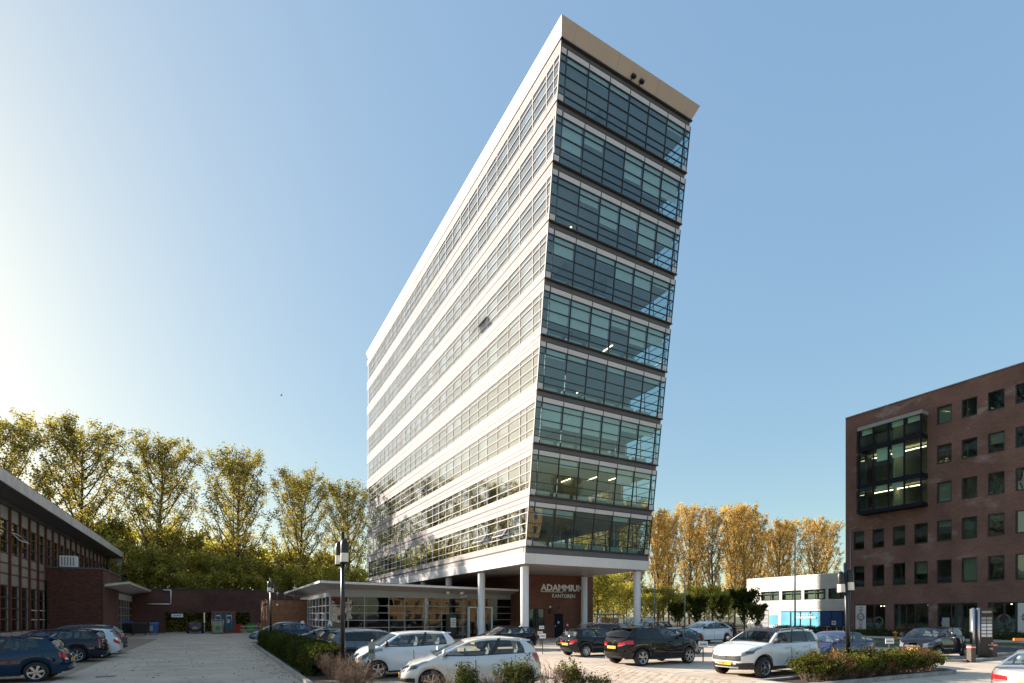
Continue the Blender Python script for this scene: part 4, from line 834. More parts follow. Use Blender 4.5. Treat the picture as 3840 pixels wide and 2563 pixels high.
# ------------------------------------------------------------------ cars
def interp(x, pts):
    if x <= pts[0][0]: return pts[0][1]
    for (a, za), (b, zb) in zip(pts[:-1], pts[1:]):
        if x <= b: t = (x-a)/(b-a); t = t*t*(3-2*t)*.5+t*.5; return za+(zb-za)*t
    return pts[-1][1]
TL_ = [0, .08, .2, .34, .5, .66, .8, .9, .96, 1.0]
WF = [.955, .975, .99, 1, 1, .99, .975, .955, .93, .895]
wheel_cache = {}
def wheel_meshes(rw, tw, style, dark):
    key = (rw, tw, style, dark)
    if key in wheel_cache: return wheel_cache[key]
    rim = rw*.70; h = tw/2
    g = G(); g.lathe([(rim*.9, -h*.8), (rim, -h), (rw*.9, -h*1.0), (rw*.985, -h*.8), (rw, -h*.4), (rw, h*.4), (rw*.985, h*.8), (rw*.9, h*1.0), (rim, h), (rim*.9, h*.8)], 'rubber', axis='y', n=28)
    ty = g.mesh('tyre')
    g = G(); k = 'alloy_dark' if dark else 'alloy'
    g.lathe([(rim*1.0, -h*.98), (rim*.93, -h*.9), (rim*.9, -h*.2), (rim*.0, -h*.15)], k, axis='y', n=28) if False else None
    g.lathe([(rim*1.01, -h*.99), (rim*.94, -h*1.0), (rim*.91, -h*.5)], k, axis='y', n=28)
    g.lathe([(rim*.91, -h*.5), (0.001, -h*.42)], 'rubber', axis='y', n=28)
    g.lathe([(rim*.2, -h*.6), (rim*.19, -h*.92), (0.001, -h*.95)], k, axis='y', n=12)
    n, wdt, pair = {'5': (5, .16, 0), '10': (5, .075, 1), '7': (7, .1, 0), '8': (8, .075, 0), '6': (6, .17, 0), '5v': (5, .07, 1), 'cap': (9, .12, 0)}[style]
    for i in range(n):
        for dv in ((-.17, .17) if pair else (0,)):
            a0 = 2*math.pi*i/n+math.pi/2; a1 = a0+dv; c0 = (math.cos(a0+dv*.5), math.sin(a0+dv*.5)); c1 = (math.cos(a1), math.sin(a1)); w = rim*wdt
            p0 = (c0[0]*rim*.15, c0[1]*rim*.15); p1 = (c1[0]*rim*.93, c1[1]*rim*.93); dx, dz = p1[0]-p0[0], p1[1]-p0[1]; l = math.hypot(dx, dz); nx, nz = -dz/l*w, dx/l*w
            q = [(p0[0]-nx*.8, p0[1]-nz*.8), (p0[0]+nx*.8, p0[1]+nz*.8), (p1[0]+nx, p1[1]+nz), (p1[0]-nx, p1[1]-nz)]
            g.hexa([(x, -h*.55, z) for x, z in q]+[(x, -h*.93, z) for x, z in q], k)
    wheel_cache[key] = (ty, g.mesh('rim')); return wheel_cache[key]
def make_car(name, label, cat, x, y, heading, c, paint, cpaint_rough=.28, metal=.3, group='cars parked in the yard'):
    pk = 'paint_'+'_'.join('%02d' % int(v*99) for v in paint)
    if pk not in M:
        lum = sum(paint)/3; D(pk, paint, cpaint_rough if lum > .2 else .5, metal if lum > .04 else 0, var=.0, coat=1.0, spec=.5 if lum > .1 else 0)
    T = thing(name, label, cat, (x, y, .0), R(heading), group)
    L, Wd, H = c['L'], c['W'], c['H']; xf, xr = L/2, -L/2; wb = c['wb']; xfw = xf-c.get('fo', .86); xrw = xfw-wb; rw = c.get('rw', .31); gz = c.get('gz', .2); tw = c.get('tw', .2)
    top = [(xr, c['zr']), *c.get('rear', []), (c['xD'], c['zD']), (xfw-1.0, c['zm']), (c['xA'], c['zA']), (xfw+.15, c['zh']+.07), (xf-.25, c['zh']), (xf, c['zh']-.13)]
    zt = lambda X: interp(X, top)
    RA = rw*1.17
    def zb(X):
        z = gz + (.06*max(0, (X-xfw-.3)/(xf-xfw-.3))+0 if X > xfw+.3 else 0) + (.08*max(0, (xrw-.3-X)/(xrw-.3-xr)) if X < xrw-.3 else 0)
        for w in (xfw, xrw):
            d = abs(X-w)
            if d < RA: z = max(z, rw+math.sqrt(max(0, RA*RA-d*d)))
        return z
    pf, pr = c.get('pf', 3.9), c.get('pr', 4.2)
    ends = [0, .22, .42, .6, .74, .85, .93]
    xs = set()
    for f in ends: xs.add(round(xf*(1-f**pf)**(1/pf), 4)); xs.add(round(xr*(1-f**pr)**(1/pr), 4))
    for w in (xfw, xrw):
        for i in range(15):
            a = math.pi*i/14; X = w+RA*math.cos(a)*.999
            if xr+.12 < X < xf-.12: xs.add(round(X, 4))
        xs.add(round(w+RA+.012, 4)); xs.add(round(w-RA-.012, 4))
    for X in (c['xA'], c['xD']): xs.add(round(X, 4))
    a = xr+.3
    while a < xf-.3: xs.add(round(a, 4)); a += .19
    xs = sorted(v for v in xs if xr <= v <= xf); ys = [v for i, v in enumerate(xs) if i == 0 or v-xs[i-1] > .0015]; xs = ys
    fo_t = c.get('ft', [-.07, -.03, 0, 0, -.01, -.03, -.07, -.12, -.17, -.24]); ro_t = c.get('rt', [-.07, -.03, 0, 0, -.01, -.04, -.06, -.07, -.08, -.10])
    def lin(arr, t):
        for i in range(len(TL_)-1):
            if t <= TL_[i+1]: u = (t-TL_[i])/(TL_[i+1]-TL_[i]); return arr[i]+(arr[i+1]-arr[i])*u
        return arr[-1]
    def bpt(X, t, side=1, off=0.0):
        xi = X/xf; p = pf if X > 0 else pr; pl = max(0, 1-abs(xi)**p)**(1/p)
        yy = Wd/2*lin(WF, t)*pl
        # flared arches
        for w in (xfw, xrw):
            d = abs(X-w)
            if d < RA*1.35 and t < .5: yy += .022*(1-d/(RA*1.35))*(1-t/.5)*(1 if pl > .5 else 0)
        X2 = X
        if X > xfw: u = (X-xfw)/(xf-xfw); X2 = X+lin(fo_t, t)*u*u
        elif X < xrw: u = (xrw-X)/(xrw-xr); X2 = X-lin(ro_t, t)*u*u
        z0, z1 = zb(X), zt(X); z = z0+(z1-z0)*t
        if off:
            u = abs(xi)**6; X2 += off*u*(1 if X > 0 else -1); yy += off*(1-u*.7) if yy > .02 else 0
        return (X2, side*yy, z)
    body = G(); roofk = c.get('roofpaint', pk)
    for s in (1, -1): body.grid([[bpt(X, t, s) for t in TL_] for X in xs], pk, flip=(s > 0))
    cr = c.get('crown', .045)
    def cap(X, v, off=0): a = bpt(X, 1, 1); return (a[0], a[1]*v, a[2]+cr*(1-v*v)*min(1, a[1]/.5)+off)
    vs = [1, .93, .75, .5, .25, 0, -.25, -.5, -.75, -.93, -1]
    hood = [X for X in xs if X >= c['xA']-1e-3]; deck = [X for X in xs if X <= c['xD']+1e-3]
    body.grid([[cap(X, v) for v in vs] for X in hood], pk); body.grid([[cap(X, v) for v in vs] for X in deck], pk)
    # greenhouse
    xA, xB, xC, xD = c['xA'], c['xB'], c['xC'], c['xD']; yroof = c.get('yr', .76)*Wd/2; arch = c.get('arch', .06)
    def zroof(X): u = (X-(xB+xC)/2)/((xB-xC)/2); return H-.055-arch*(abs(u)**2.2)
    xA_, xD_ = bpt(xA, 1)[0], bpt(xD, 1)[0]
    def sp(u, v, off=0):
        bz = c.get('bow', .05)*math.sin(math.pi*min(1, v))
        x0 = xD_+(xC-xD_)*v; x1 = xA_+(xB-xA_)*v+bz*.6; x0 -= bz
        X = x0+(x1-x0)*u; xt = xC+(xB-xC)*u
        pb = bpt(max(min(X, xA), xD), 1)
        ub = 4*(u-.5)**2; yb = pb[1]-.0; yt = yroof*(1-.07*ub**1.5)
        yy = yb+(yt-yb)*(v**1.15); z = pb[2]+(zroof(xt)-pb[2])*v
        return (X, yy+off, z)
    pil = c['pil']; vl = [0, .07, .5, .88, 1]   # pil: list of (u0, u1, kind)
    fr = G(); nu = []
    for u0, u1, kd in pil:
        n = max(2, int((u1-u0)*16)+1); us_ = [u0+(u1-u0)*i/(n-1) for i in range(n)]
        for s in (1, -1):
            f = lambda u, v: (lambda p: (p[0], p[1]*s, p[2]))(sp(u, v))
            if kd in 'gw':
                gg = G(); gg.grid([[f(u, v) for v in (.07, .3, .6, .88)] for u in us_], 'car_glass_dark' if (c.get('privacy') and kd == 'w') else 'car_glass', flip=s > 0); ob('side_window', gg, T)
                fr.grid([[f(u, v) for v in (0, .07)] for u in us_], c.get('trim', 'black_plastic'), flip=s > 0); fr.grid([[f(u, v) for v in (.88, .94, 1)] for u in us_], pk if not c.get('blacktop') else roofk, flip=s > 0)
            else: fr.grid([[f(u, v) for v in (0, .07, .3, .6, .88, 1)] for u in us_], 'black_plastic' if kd == 'b' else pk, flip=s > 0)
    wv = [1, .92, .7, .4, 0, -.4, -.7, -.92, -1]
    def ws(u, v, w):
        p = sp(u, v); b = .10*(1-w*w)*(1 if u > .5 else -1)*(1-.5*v); return (p[0]+b, p[1]*w, p[2]+(cr*(1-w*w))*(1-v)+(.05*(1-w*w))*v)
    for u, nm in ((1, 'windscreen'), (0, 'rear_window')):
        fl = u == 1; lo = .04 if u == 1 else c.get('rwl', .1)
        gg = G(); gg.grid([[ws(u, v, w) for w in wv[1:-1]] for v in (lo, .3, .6, .9)], 'car_glass' if u == 1 or not c.get('privacy') else 'car_glass_dark', flip=not fl); ob(nm, gg, T)
        fr.grid([[ws(u, v, w) for w in wv] for v in (0, lo)], 'black_plastic' if u == 1 else pk, flip=not fl); fr.grid([[ws(u, v, w) for w in wv] for v in (.9, 1)], roofk, flip=not fl)
        for a in (wv[:2], wv[-2:]): fr.grid([[ws(u, v, w) for w in a] for v in (lo, .3, .6, .9)], pk, flip=not fl)
    nb = [i/14 for i in range(15)]
    fr.grid([[(lambda p: (p[0]+.10*.5*(1-w*w)*(2*u-1)*abs(2*u-1)**3, p[1]*w, p[2]+.05*(1-w*w)))(sp(u, 1)) for w in wv] for u in nb], roofk)
    ob('body', body, T); ob('roof', fr, T)
    # underbody, wheel wells, interior
    g = G(); g.box(xr+.25, -Wd/2+.27, gz+.02, xf-.25, Wd/2-.27, .62, 'black_plastic'); g.box(xrw+RA+.03, -Wd/2+.09, gz+.01, xfw-RA-.03, Wd/2-.09, gz+.12, 'black_plastic'); ob('underbody', g, T)
    g = G(); sk = c.get('seat', 'seat')
    zs = c['zm']-.32
    for X, ww in ((c['xA']-1.35, .46), (max(c['xA']-2.2, c['xC']+.22), .46)):
        for yy in (-.37, .37):
            g.hexa([(X-.18, yy-.22, zs-.25), (X-.04, yy-.22, zs-.25), (X-.04, yy+.22, zs-.25), (X-.18, yy+.22, zs-.25), (X-.32, yy-.2, zs+.42), (X-.22, yy-.2, zs+.42), (X-.22, yy+.2, zs+.42), (X-.32, yy+.2, zs+.42)], sk); g.box(X-.34, yy-.12, zs+.44, X-.25, yy+.12, zs+.62, sk); g.box(X-.1, yy-.22, zs-.2, X+.4, yy+.22, zs-.02, sk)
    g.box(c['xA']-.75, -Wd/2+.2, zs-.1, c['xA']-.3, Wd/2-.2, c['zm']+.02, 'black_plastic'); g.path([(c['xA']-.82+.03*math.sin(a), .37+.18*math.cos(a), c['zm']+.02+.17*math.sin(a)) for a in [i*math.pi/6 for i in range(13)]], .014, 'rubber', 5)
    ob('seats', g, T)
    # patches following the body surface
    def patch(nm, X0, X1, t0, t1, k, s, off=.008, nx=8, ntt=4, par=None, taper=0):
        g = G(); rows_ = []
        for i in range(nx+1):
            X = X0+(X1-X0)*i/nx; u = i/nx; a = t0+(t1-t0)*taper*(1-u) if taper > 0 else t0; b = t1+(t1-t0)*taper*(1-(1-u))*0 if True else t1
            if taper < 0: a = t0+(t1-t0)*(-taper)*u
            rows_.append([bpt(X, a+(b-a)*j/ntt, s, off) for j in range(ntt+1)])
        g.grid(rows_, k, flip=(s > 0)); return ob(nm, g, par or T)
    def fx(f): return xf*(1-f**pf)**(1/pf)
    def rx(f): return xr*(1-f**pr)**(1/pr)
    for s in (1, -1):
        # doors with a fine shadow gap, handles
        for d0, d1 in c['doors']:
            dr = patch('door', d0+.012, d1-.012, .10, .985, pk, s, .006, 9, 7)
            X = d0+.16; p = bpt(X, .83, s, .012); g = G(); g.box(p[0]-.02, min(p[1], p[1]+s*.03), p[2]-.012, p[0]+.17, max(p[1], p[1]+s*.03), p[2]+.018, c.get('handle', pk)); ob('handle', g, dr)
            g = G(); g.grid([[bpt(d0+dd, t, s, .003) for t in (.08, .3, .5, .7, .85, .99)] for dd in (-.012, .012)], 'black_plastic', flip=s > 0); ob('door_gap', g, T)
        X1 = fx(c.get('hl0', .45)); X0 = c.get('hlx', xfw+.10); tt = c.get('hlt', (.66, .93))
        hl = patch('headlight', X0, X1, tt[0], tt[1], 'lens_clear', s, .008, 12, 4, taper=c.get('hltaper', .45)); 
        patch('lamp_bowl', X0+(X1-X0)*.45, X0+(X1-X0)*.85, tt[0]+.07, tt[1]-.06, 'alloy_dark', s, .0105, 5, 2, hl)
        Xa = c.get('tlx', xrw-.42); Xb = rx(c.get('tl0', .55)); tt = c.get('tlt', (.62, .93))
        tl = patch('tail_light', Xb, Xa, tt[0], tt[1], 'red_lens', s, .008, 12, 4, taper=-c.get('tltaper', .3))
        patch('reverse_lamp', Xb, Xb+(Xa-Xb)*.3, tt[0]+.02, tt[0]+(tt[1]-tt[0])*.3, 'lens_clear', s, .0105, 4, 2, tl)
        if c.get('clad'):
            patch('cladding', xrw+RA+.01, xfw-RA-.01, 0, .14, 'black_plastic', s, .012, 6, 2); patch('cladding', xr+.05, xrw-RA+.02, 0, .22, 'black_plastic', s, .012, 8, 3); patch('cladding', xfw+RA-.02, xf-.05, 0, .2, 'black_plastic', s, .012, 8, 3)
            for w in (xfw, xrw): patch('arch_trim', w-RA, w+RA, 0, .1, 'black_plastic', s, .016, 16, 2)
        else: patch('sill', xrw+RA+.01, xfw-RA-.01, 0, .07, 'black_plastic', s, .008, 6, 2)
        # fog lamp pocket, mirror
        patch('air_intake', fx(.86), fx(.45), .12, .32, 'black_plastic', s, .008, 6, 3)
        p = sp(.97, .02); g = G(); mx_, my, mz = p[0]-.12, s*(p[1]+.13), p[2]+.10
        n = 8; ring = []
        for i in range(7):
            q = i/6*math.pi; rr = math.sin(q)*.5; row = []
            for j in range(n+1):
                a = 2*math.pi*j/n; row.append((mx_-.06*math.cos(q)+.05, my+math.cos(a)*rr*.26, mz+math.sin(a)*rr*.19))
            ring.append(row)
        g.grid(ring, c.get('mirror', pk)); g.box(mx_-.05, min(s*(p[1]-.04), my), mz-.09, mx_+.03, max(s*(p[1]-.04), my), mz-.06, 'black_plastic'); ob('mirror', g, T)
    # front: grille, lower intake, plate, badge
    def front_strip(nm, f, t0, t1, k, off=.01, rear=False, par=None, n=10):
        F_ = rx if rear else fx; g = G(); rows_ = []
        for i in range(-n, n+1):
            fr_ = abs(i)/n*f; s = 1 if i >= 0 else -1; rows_.append([bpt(F_(fr_), t0+(t1-t0)*j/3, s, off) for j in range(4)])
        g.grid(rows_, k, flip=not rear); return ob(nm, g, par or T)
    gr = front_strip('grille', c.get('gf', .36), *c.get('gt', (.60, .80)), c.get('gk', 'black_plastic'), .009)
    if c.get('gribs'):
        for i in range(4): t = c.get('gt', (.6, .8)); dt = (t[1]-t[0])/4; front_strip('grille_bar', c.get('gf', .36)*.96, t[0]+dt*(i+.4), t[0]+dt*(i+.55), 'chrome', .013, par=gr)
    front_strip('lower_intake', .5, .08, .24, 'black_plastic', .009)
    def plate(X, t, rear, txt):
        p = bpt(X, t, 1); sgn = -1 if rear else 1; g = G(); x0 = p[0]+.018*sgn; x1 = p[0]+.034*sgn; g.box(min(x0, x1), -.26, p[2]-.055, max(x0, x1), .26, p[2]+.055, 'plate_yellow'); o = ob('number_plate', g, T)
        if txt: text_obj(txt, .105, .002, 'ink', (x1+.002*sgn, -.22*sgn, p[2]-.038), (R(90), 0, R(90*sgn)), o, name='lettering', sx=.82)
        else:
            g = G(); rg = random.Random(len(label)*7)
            for i in range(8):
                if i in (2, 5): continue
                w = .035; g.box(min(x1, x1+.002*sgn), -.22+i*.055, p[2]-.032, max(x1, x1+.002*sgn), -.22+i*.055+w*rg.uniform(.5, 1), p[2]+.032, 'ink')
            ob('lettering', g, o)
    plate(fx(0), c.get('pt', .42), False, c.get('ptxt')); plate(rx(0), c.get('ptr', .62), True, None)
    bz = bpt(fx(0), c.get('gt', (.6, .8))[1]-.07, 1); g = G(); g.tube((bz[0]+.0, 0, bz[2]), (bz[0]+.03, 0, bz[2]), .055, .05, 'chrome', 12); ob('badge', g, T)
    bz = bpt(rx(0), .86, 1); g = G(); g.tube((bz[0]+.01, 0, bz[2]), (bz[0]-.018, 0, bz[2]), .045, .04, 'chrome', 12); ob('badge', g, T)
    front_strip('bumper_trim', .62, .0, .12, 'black_plastic', .01, True)
    g = G()
    for s in (1, -1): p = bpt(rx(.7), .06, s); g.tube((p[0]+.1, p[1]*.9, gz+.05), (p[0]-.0, p[1]*.9, gz+.05), .035, .035, 'chrome', 8)
    ob('exhaust', g, T)
    if c.get('rails'):
        for s in (1, -1):
            g = G(); g.path([(lambda p: (p[0], s*(p[1]-.03), p[2]+(.015 if u in (.06, .94) else .055)))(sp(u, 1)) for u in (.06, .12, .4, .7, .88, .94)], .016, c['rails'], 6); ob('roof_rail', g, T)
    if c.get('spoiler'): p = sp(0, 1); g = G(); g.hexa([(p[0]-.16, -yroof*.86, p[2]+.0), (p[0]+.1, -yroof*.9, p[2]-.01), (p[0]+.1, yroof*.9, p[2]-.01), (p[0]-.16, yroof*.86, p[2]+.0), (p[0]-.16, -yroof*.84, p[2]+.035), (p[0]+.1, -yroof*.86, p[2]+.05), (p[0]+.1, yroof*.86, p[2]+.05), (p[0]-.16, yroof*.84, p[2]+.035)], pk); ob('spoiler', g, T)
    if c.get('chrome'):
        for s in (1, -1): g = G(); g.path([(lambda p: (p[0], s*(p[1]+.008), p[2]))(sp(u, .06)) for u in (.04, .3, .6, .9, .97)], .01, 'chrome', 5); ob('window_trim', g, T)
    g = G(); p = sp(.12, 1); g.tube((p[0], 0, p[2]+.04), (p[0]-.12, 0, p[2]+.24), .006, .003, 'rubber', 5); ob('antenna', g, T)
    p = sp(1, .03)
    for yy in (-.1, .42): g = G(); q = [ws(1, v, w) for v, w in ((.03, yy/.8), (.08, yy/.8-.5))]; g.path([(a[0]+.02, a[1], a[2]+.012) for a in q], .008, 'rubber', 5); ob('wiper', g, T)
    ty, rm = wheel_meshes(rw, tw, c.get('rim', '5'), c.get('rimdark', False))
    for w in (xfw, xrw):
        for s in (1, -1):
            o = link('wheel', ty, T, (w, s*(Wd/2-tw/2-.012), rw), (0, random.uniform(0, 1), R(180) if s > 0 else 0)); link('rim', rm, o)
    return T
# body styles --------------------------------------------------------------
P4 = [(0, .10, 'p'), (.10, .30, 'w'), (.30, .335, 'b'), (.335, .615, 'w'), (.615, .655, 'b'), (.655, .955, 'g'), (.955, 1, 'p')]
P3 = [(0, .17, 'p'), (.17, .50, 'w'), (.50, .545, 'b'), (.545, .955, 'g'), (.955, 1, 'p')]
hatch = dict(L=4.0, W=1.70, H=1.46, wb=2.47, fo=.80, rw=.305, zh=.80, zA=.97, zm=.96, zD=1.0, zr=.86, xA=.86, xB=.22, xC=-1.52, xD=-1.80, doors=[(-.98, -.02), (0.0, .98)], pil=[(0, .13, 'p'), (.13, .45, 'w'), (.45, .50, 'b'), (.50, .955, 'g'), (.955, 1, 'p')], spoiler=1, rim='5')
def V(b, **k): d = dict(b); d.update(k); return d
golf = V(hatch, L=4.25, W=1.78, H=1.47, wb=2.6, fo=.86, xA=.98, xB=.30, xC=-1.55, xD=-1.92, zh=.80, zA=1.0, zm=.98, zD=1.03, rim='5v', rear=[])
SFT = [-.06, -.02, 0, 0, 0, -.01, -.02, -.05, -.09, -.15]
suv = V(hatch, ft=SFT,  L=4.45, W=1.84, H=1.63, wb=2.68, fo=.86, rw=.35, tw=.22, gz=.26, zh=.98, zA=1.14, zm=1.12, zD=1.16, zr=1.02, xA=.98, xB=.35, xC=-1.60, xD=-2.02, doors=[(-1.05, -.03), (-.01, 1.05)], pil=P4, clad=1, rim='10')
wagon = V(hatch, L=4.55, W=1.80, H=1.47, wb=2.62, fo=.92, rw=.32, zh=.80, zA=.99, zm=.98, zD=1.04, zr=.9, xA=1.02, xB=.35, xC=-1.80, xD=-2.14, doors=[(-1.02, .0), (.02, 1.04)], pil=P4, rails='chrome', rim='8', privacy=1)
mini = V(hatch, ft=[-.06, -.02, 0, 0, 0, -.02, -.04, -.07, -.11, -.17],  L=3.60, W=1.65, H=1.55, wb=2.49, fo=.60, rw=.29, gz=.2, zh=.92, zA=1.04, zm=1.02, zD=1.08, zr=.96, xA=1.10, xB=.42, xC=-1.30, xD=-1.64, doors=[(-.92, -.02), (0, .95)], hlx=1.05, hlt=(.62, .90), hltaper=.2, arch=.05)
small = V(hatch, L=3.95, W=1.72, H=1.50, wb=2.51, fo=.80, zh=.80, zA=.98, zm=.97, zD=1.05, zr=.9, xA=1.02, xB=.15, xC=-1.42, xD=-1.80, arch=.085, rim='5v')
sedan = V(hatch, L=4.5, W=1.82, H=1.42, wb=2.7, fo=.90, zh=.78, zA=.96, zm=.95, zD=1.02, zr=.94, xA=.95, xB=.1, xC=-1.15, xD=-1.85, doors=[(-1.1, -.06), (-.04, .98)], spoiler=0, rim='10', rw=.33)
mpv = V(hatch, L=4.35, W=1.80, H=1.62, wb=2.7, fo=.90, zh=.82, zA=1.02, zm=1.0, zD=1.08, zr=.95, xA=1.25, xB=.25, xC=-1.62, xD=-2.0, pil=P4, arch=.1)
GR = 'cars parked in the yard'
make_car('parked_car', 'teal blue hatchback at the left edge, nearest of the left row', 'car', -6.15, 22.55, 180, V(hatch, L=4.15, W=1.74, H=1.43, wb=2.51, fo=.87, pil=P3, doors=[(-.35, 1.02)], rim='6', zD=1.02, hlt=(.66, .9), tlt=(.60, .90), tlx=-1.85, tl0=.5), (.004, .028, .062))
make_car('parked_car', 'dark navy estate car with roof rails and tall red tail lights', 'car', -6.55, 30.7, 180, V(wagon, L=4.6, wb=2.64, rails='black_plastic', rim='7', privacy=0, tlt=(.45, .99), tlx=-2.1, tl0=.8, tltaper=.2, H=1.46), (.008, .010, .022))
make_car('parked_car', 'white hatchback between the navy estate and a grey crossover', 'car', -6.05, 33.1, 180, V(hatch, tlt=(.6, .9), tlx=-1.75, tl0=.45), (.62, .66, .72), metal=0)
make_car('parked_car', 'blue grey crossover with slim tail lights, farthest of the left row', 'car', -6.5, 36.0, 180, V(suv, L=4.7, W=1.9, H=1.62, wb=2.85, xD=-2.1, tlt=(.74, .90), tlx=-1.95, tl0=.3, clad=0, pil=[(0, .14, 'p'), (.14, .60, 'w'), (.60, .64, 'b'), (.64, .955, 'g'), (.955, 1, 'p')]), (.055, .075, .11))
make_car('parked_car', 'dark grey hatchback seen from behind under the yard wall opening', 'car', -1.95, 74.5, 90, V(hatch, W=1.75), (.05, .05, .055))
make_car('parked_car', 'light blue grey people carrier at the far end of the hedge', 'car', 4.55, 46.4, 180, V(mpv), (.16, .23, .30))
make_car('parked_car', 'dark blue hatchback behind the small street lamp', 'car', 5.95, 43.8, 0, V(golf, H=1.50), (.012, .03, .075))
make_car('parked_car', 'dark navy saloon with silver spoked wheels behind the clipped hedge', 'car', 6.25, 36.2, 180, V(sedan), (.012, .02, .04))
make_car('parked_car', 'near black hatchback with red tail lights behind the tall lamp post', 'car', 6.3, 27.3, 0, V(golf, tlt=(.68, .92)), (.018, .018, .024))
make_car('parked_car', 'slate blue estate car right of the tall lamp post', 'car', 6.1, 23.2, 0, V(wagon, L=4.26, W=1.75, wb=2.47, fo=.86, xD=-1.98, xC=-1.65, rim='7', tlt=(.6, .88), tlx=-1.75, tl0=.4, H=1.48), (.07, .105, .15))
make_car('parked_car', 'small white city car facing left, seen over the dry shrub', 'car', 5.85, 18.05, 180, V(mini, mirror='black_plastic', rim='5', rimdark=False), (.72, .74, .76), metal=0)
make_car('parked_car', 'silver five door hatchback in front, nearest to the camera', 'car', 6.35, 13.75, 164, V(small, gribs=1, tlt=(.62, .97), tlx=-1.62, tl0=.75, tltaper=.5, rim='8', hltaper=.6), (.68, .67, .64), .3, .25)
make_car('parked_car', 'black hatchback with chrome window line behind the silver car', 'car', 15.6, 28.9, 180, V(golf, chrome=1, H=1.45), (.012, .013, .018))
make_car('parked_car', 'small black hatchback with silver wheel covers left of the black crossover', 'car', 17.45, 22.2, 0, V(hatch, rim='cap', tlt=(.6, .9), tlx=-1.75, tl0=.4), (.012, .012, .014))
make_car('parked_car', 'dark estate with chrome rails behind the small black hatchback', 'car', 20.4, 26.6, 180, V(wagon, L=4.5, H=1.62), (.03, .03, .035))
make_car('parked_car', 'glossy black crossover with many spoked wheels and a yellow plate', 'car', 16.6, 17.3, 0, V(suv, clad=0, chrome=0, tlt=(.68, .88), tlx=-1.75, tl0=.38, tltaper=.1, rim='10', privacy=1, rails='black_metal'), (.010, .009, .009))
make_car('parked_car', 'dark saloon with its tail light just right of the black crossover roof', 'car', 21.5, 21.2, 180, V(sedan, H=1.45), (.02, .028, .045))
make_car('parked_car', 'white electric crossover with a curved roof behind the black cars', 'car', 32.3, 28.1, 180, V(suv, L=5.0, W=2.0, H=1.68, wb=2.96, fo=.95, rw=.37, clad=0, xA=1.3, xB=.3, xC=-1.3, xD=-2.3, arch=.13, rimdark=True, zh=.95, zm=1.1, doors=[(-1.1, .0), (.02, 1.1)], pil=[(0, .12, 'p'), (.12, .55, 'w'), (.55, .59, 'b'), (.59, .955, 'g'), (.955, 1, 'p')], mirror='black_plastic'), (.70, .70, .72), metal=0)
make_car('parked_car', 'dark crossover with chrome rails in the back row by the right column', 'car', 30.2, 31.8, 180, V(suv, rails='chrome', clad=0), (.03, .035, .045))
make_car('parked_car', 'dark hatchback with a pale roof beside the parked bicycles', 'car', 41.5, 34.6, 180, V(golf, H=1.5), (.03, .03, .03))
make_car('parked_car', 'white crossover with black roof and lattice grille, plate SV 489 S', 'car', 17.25, 12.2, 180, V(suv, roofpaint='black_plastic', blacktop=0, gf=.60, gt=(.46, .76), gribs=1, hlt=(.68, .90), hltaper=.5, hl0=.62, pt=.30, rim='5v', mirror='black_plastic', ptxt='SV 489 S', chrome=1, privacy=1, rails='chrome', W=1.86), (.74, .73, .71), metal=0)
make_car('parked_car', 'dark violet blue arched roof car behind the green and yellow hedge', 'car', 22.4, 12.9, 178, V(golf, L=4.28, H=1.44, arch=.15, xA=1.15, xB=.15, xC=-1.2, xD=-2.0, spoiler=0, pil=[(0, .04, 'p'), (.04, .22, 'w'), (.22, .25, 'b'), (.25, .58, 'w'), (.58, .62, 'b'), (.62, .955, 'g'), (.955, 1, 'p')]), (.05, .052, .12))
make_car('parked_car', 'small black three door car with large pale headlights near the pillar sign', 'car', 31.4, 13.05, 180, V(mini, L=4.0, W=1.69, H=1.53, wb=2.75, fo=.68, zA=1.04, zh=.88, xA=1.2, xB=.5, xC=-1.5, xD=-1.88, hlx=1.15, hlt=(.55, .92), hl0=.5, arch=.07, gribs=1, rim='8', pil=P3, doors=[(-.25, 1.1)]), (.012, .012, .013))
make_car('parked_car', 'silver coupe cut off by the bottom right corner', 'car', 16.0, 4.12, 3, V(sedan, L=4.7, H=1.38, zD=1.0, zr=.98, xC=-.9, xD=-1.7, tlt=(.66, .84), tlx=-1.7, tl0=.5, tltaper=.15, xA=.8, xB=.0, fo=.9, wb=2.8), (.50, .50, .51), .25, .6)
van = V(mpv, L=4.4, W=1.8, H=1.86, wb=2.7, zh=1.0, zA=1.18, zm=1.16, zD=1.16, zr=1.1, xA=1.35, xB=.85, xC=-2.0, xD=-2.12, arch=.03, yr=.86, pil=[(0, .56, 'p'), (.56, .60, 'b'), (.60, .955, 'g'), (.955, 1, 'p')], spoiler=0)
T = make_car('parked_van', 'small white delivery van with a black drop emblem on its side', 'van', 38.0, 42.0, 180, van, (.72, .73, .74), metal=0, group='vans parked in the yard')
g = G(); g.face([(-.62+.14*math.sin(a)*(1.25 if math.cos(a) < 0 else .5), .0, 1.38-.2*math.cos(a)*-1) for a in [i*math.pi/6 for i in range(12)]], 'ink'); o = ob('emblem', g, T, (0, .845, 0)); 
ordw = ['first', 'second', 'third', 'fourth', 'fifth', 'sixth', 'seventh', 'eighth', 'ninth', 'tenth', 'eleventh', 'twelfth', 'thirteenth', 'fourteenth']
posn = ['leftmost', 'second', 'third', 'fourth', 'fifth', 'sixth', 'seventh', 'eighth', 'ninth', 'tenth', 'eleventh']
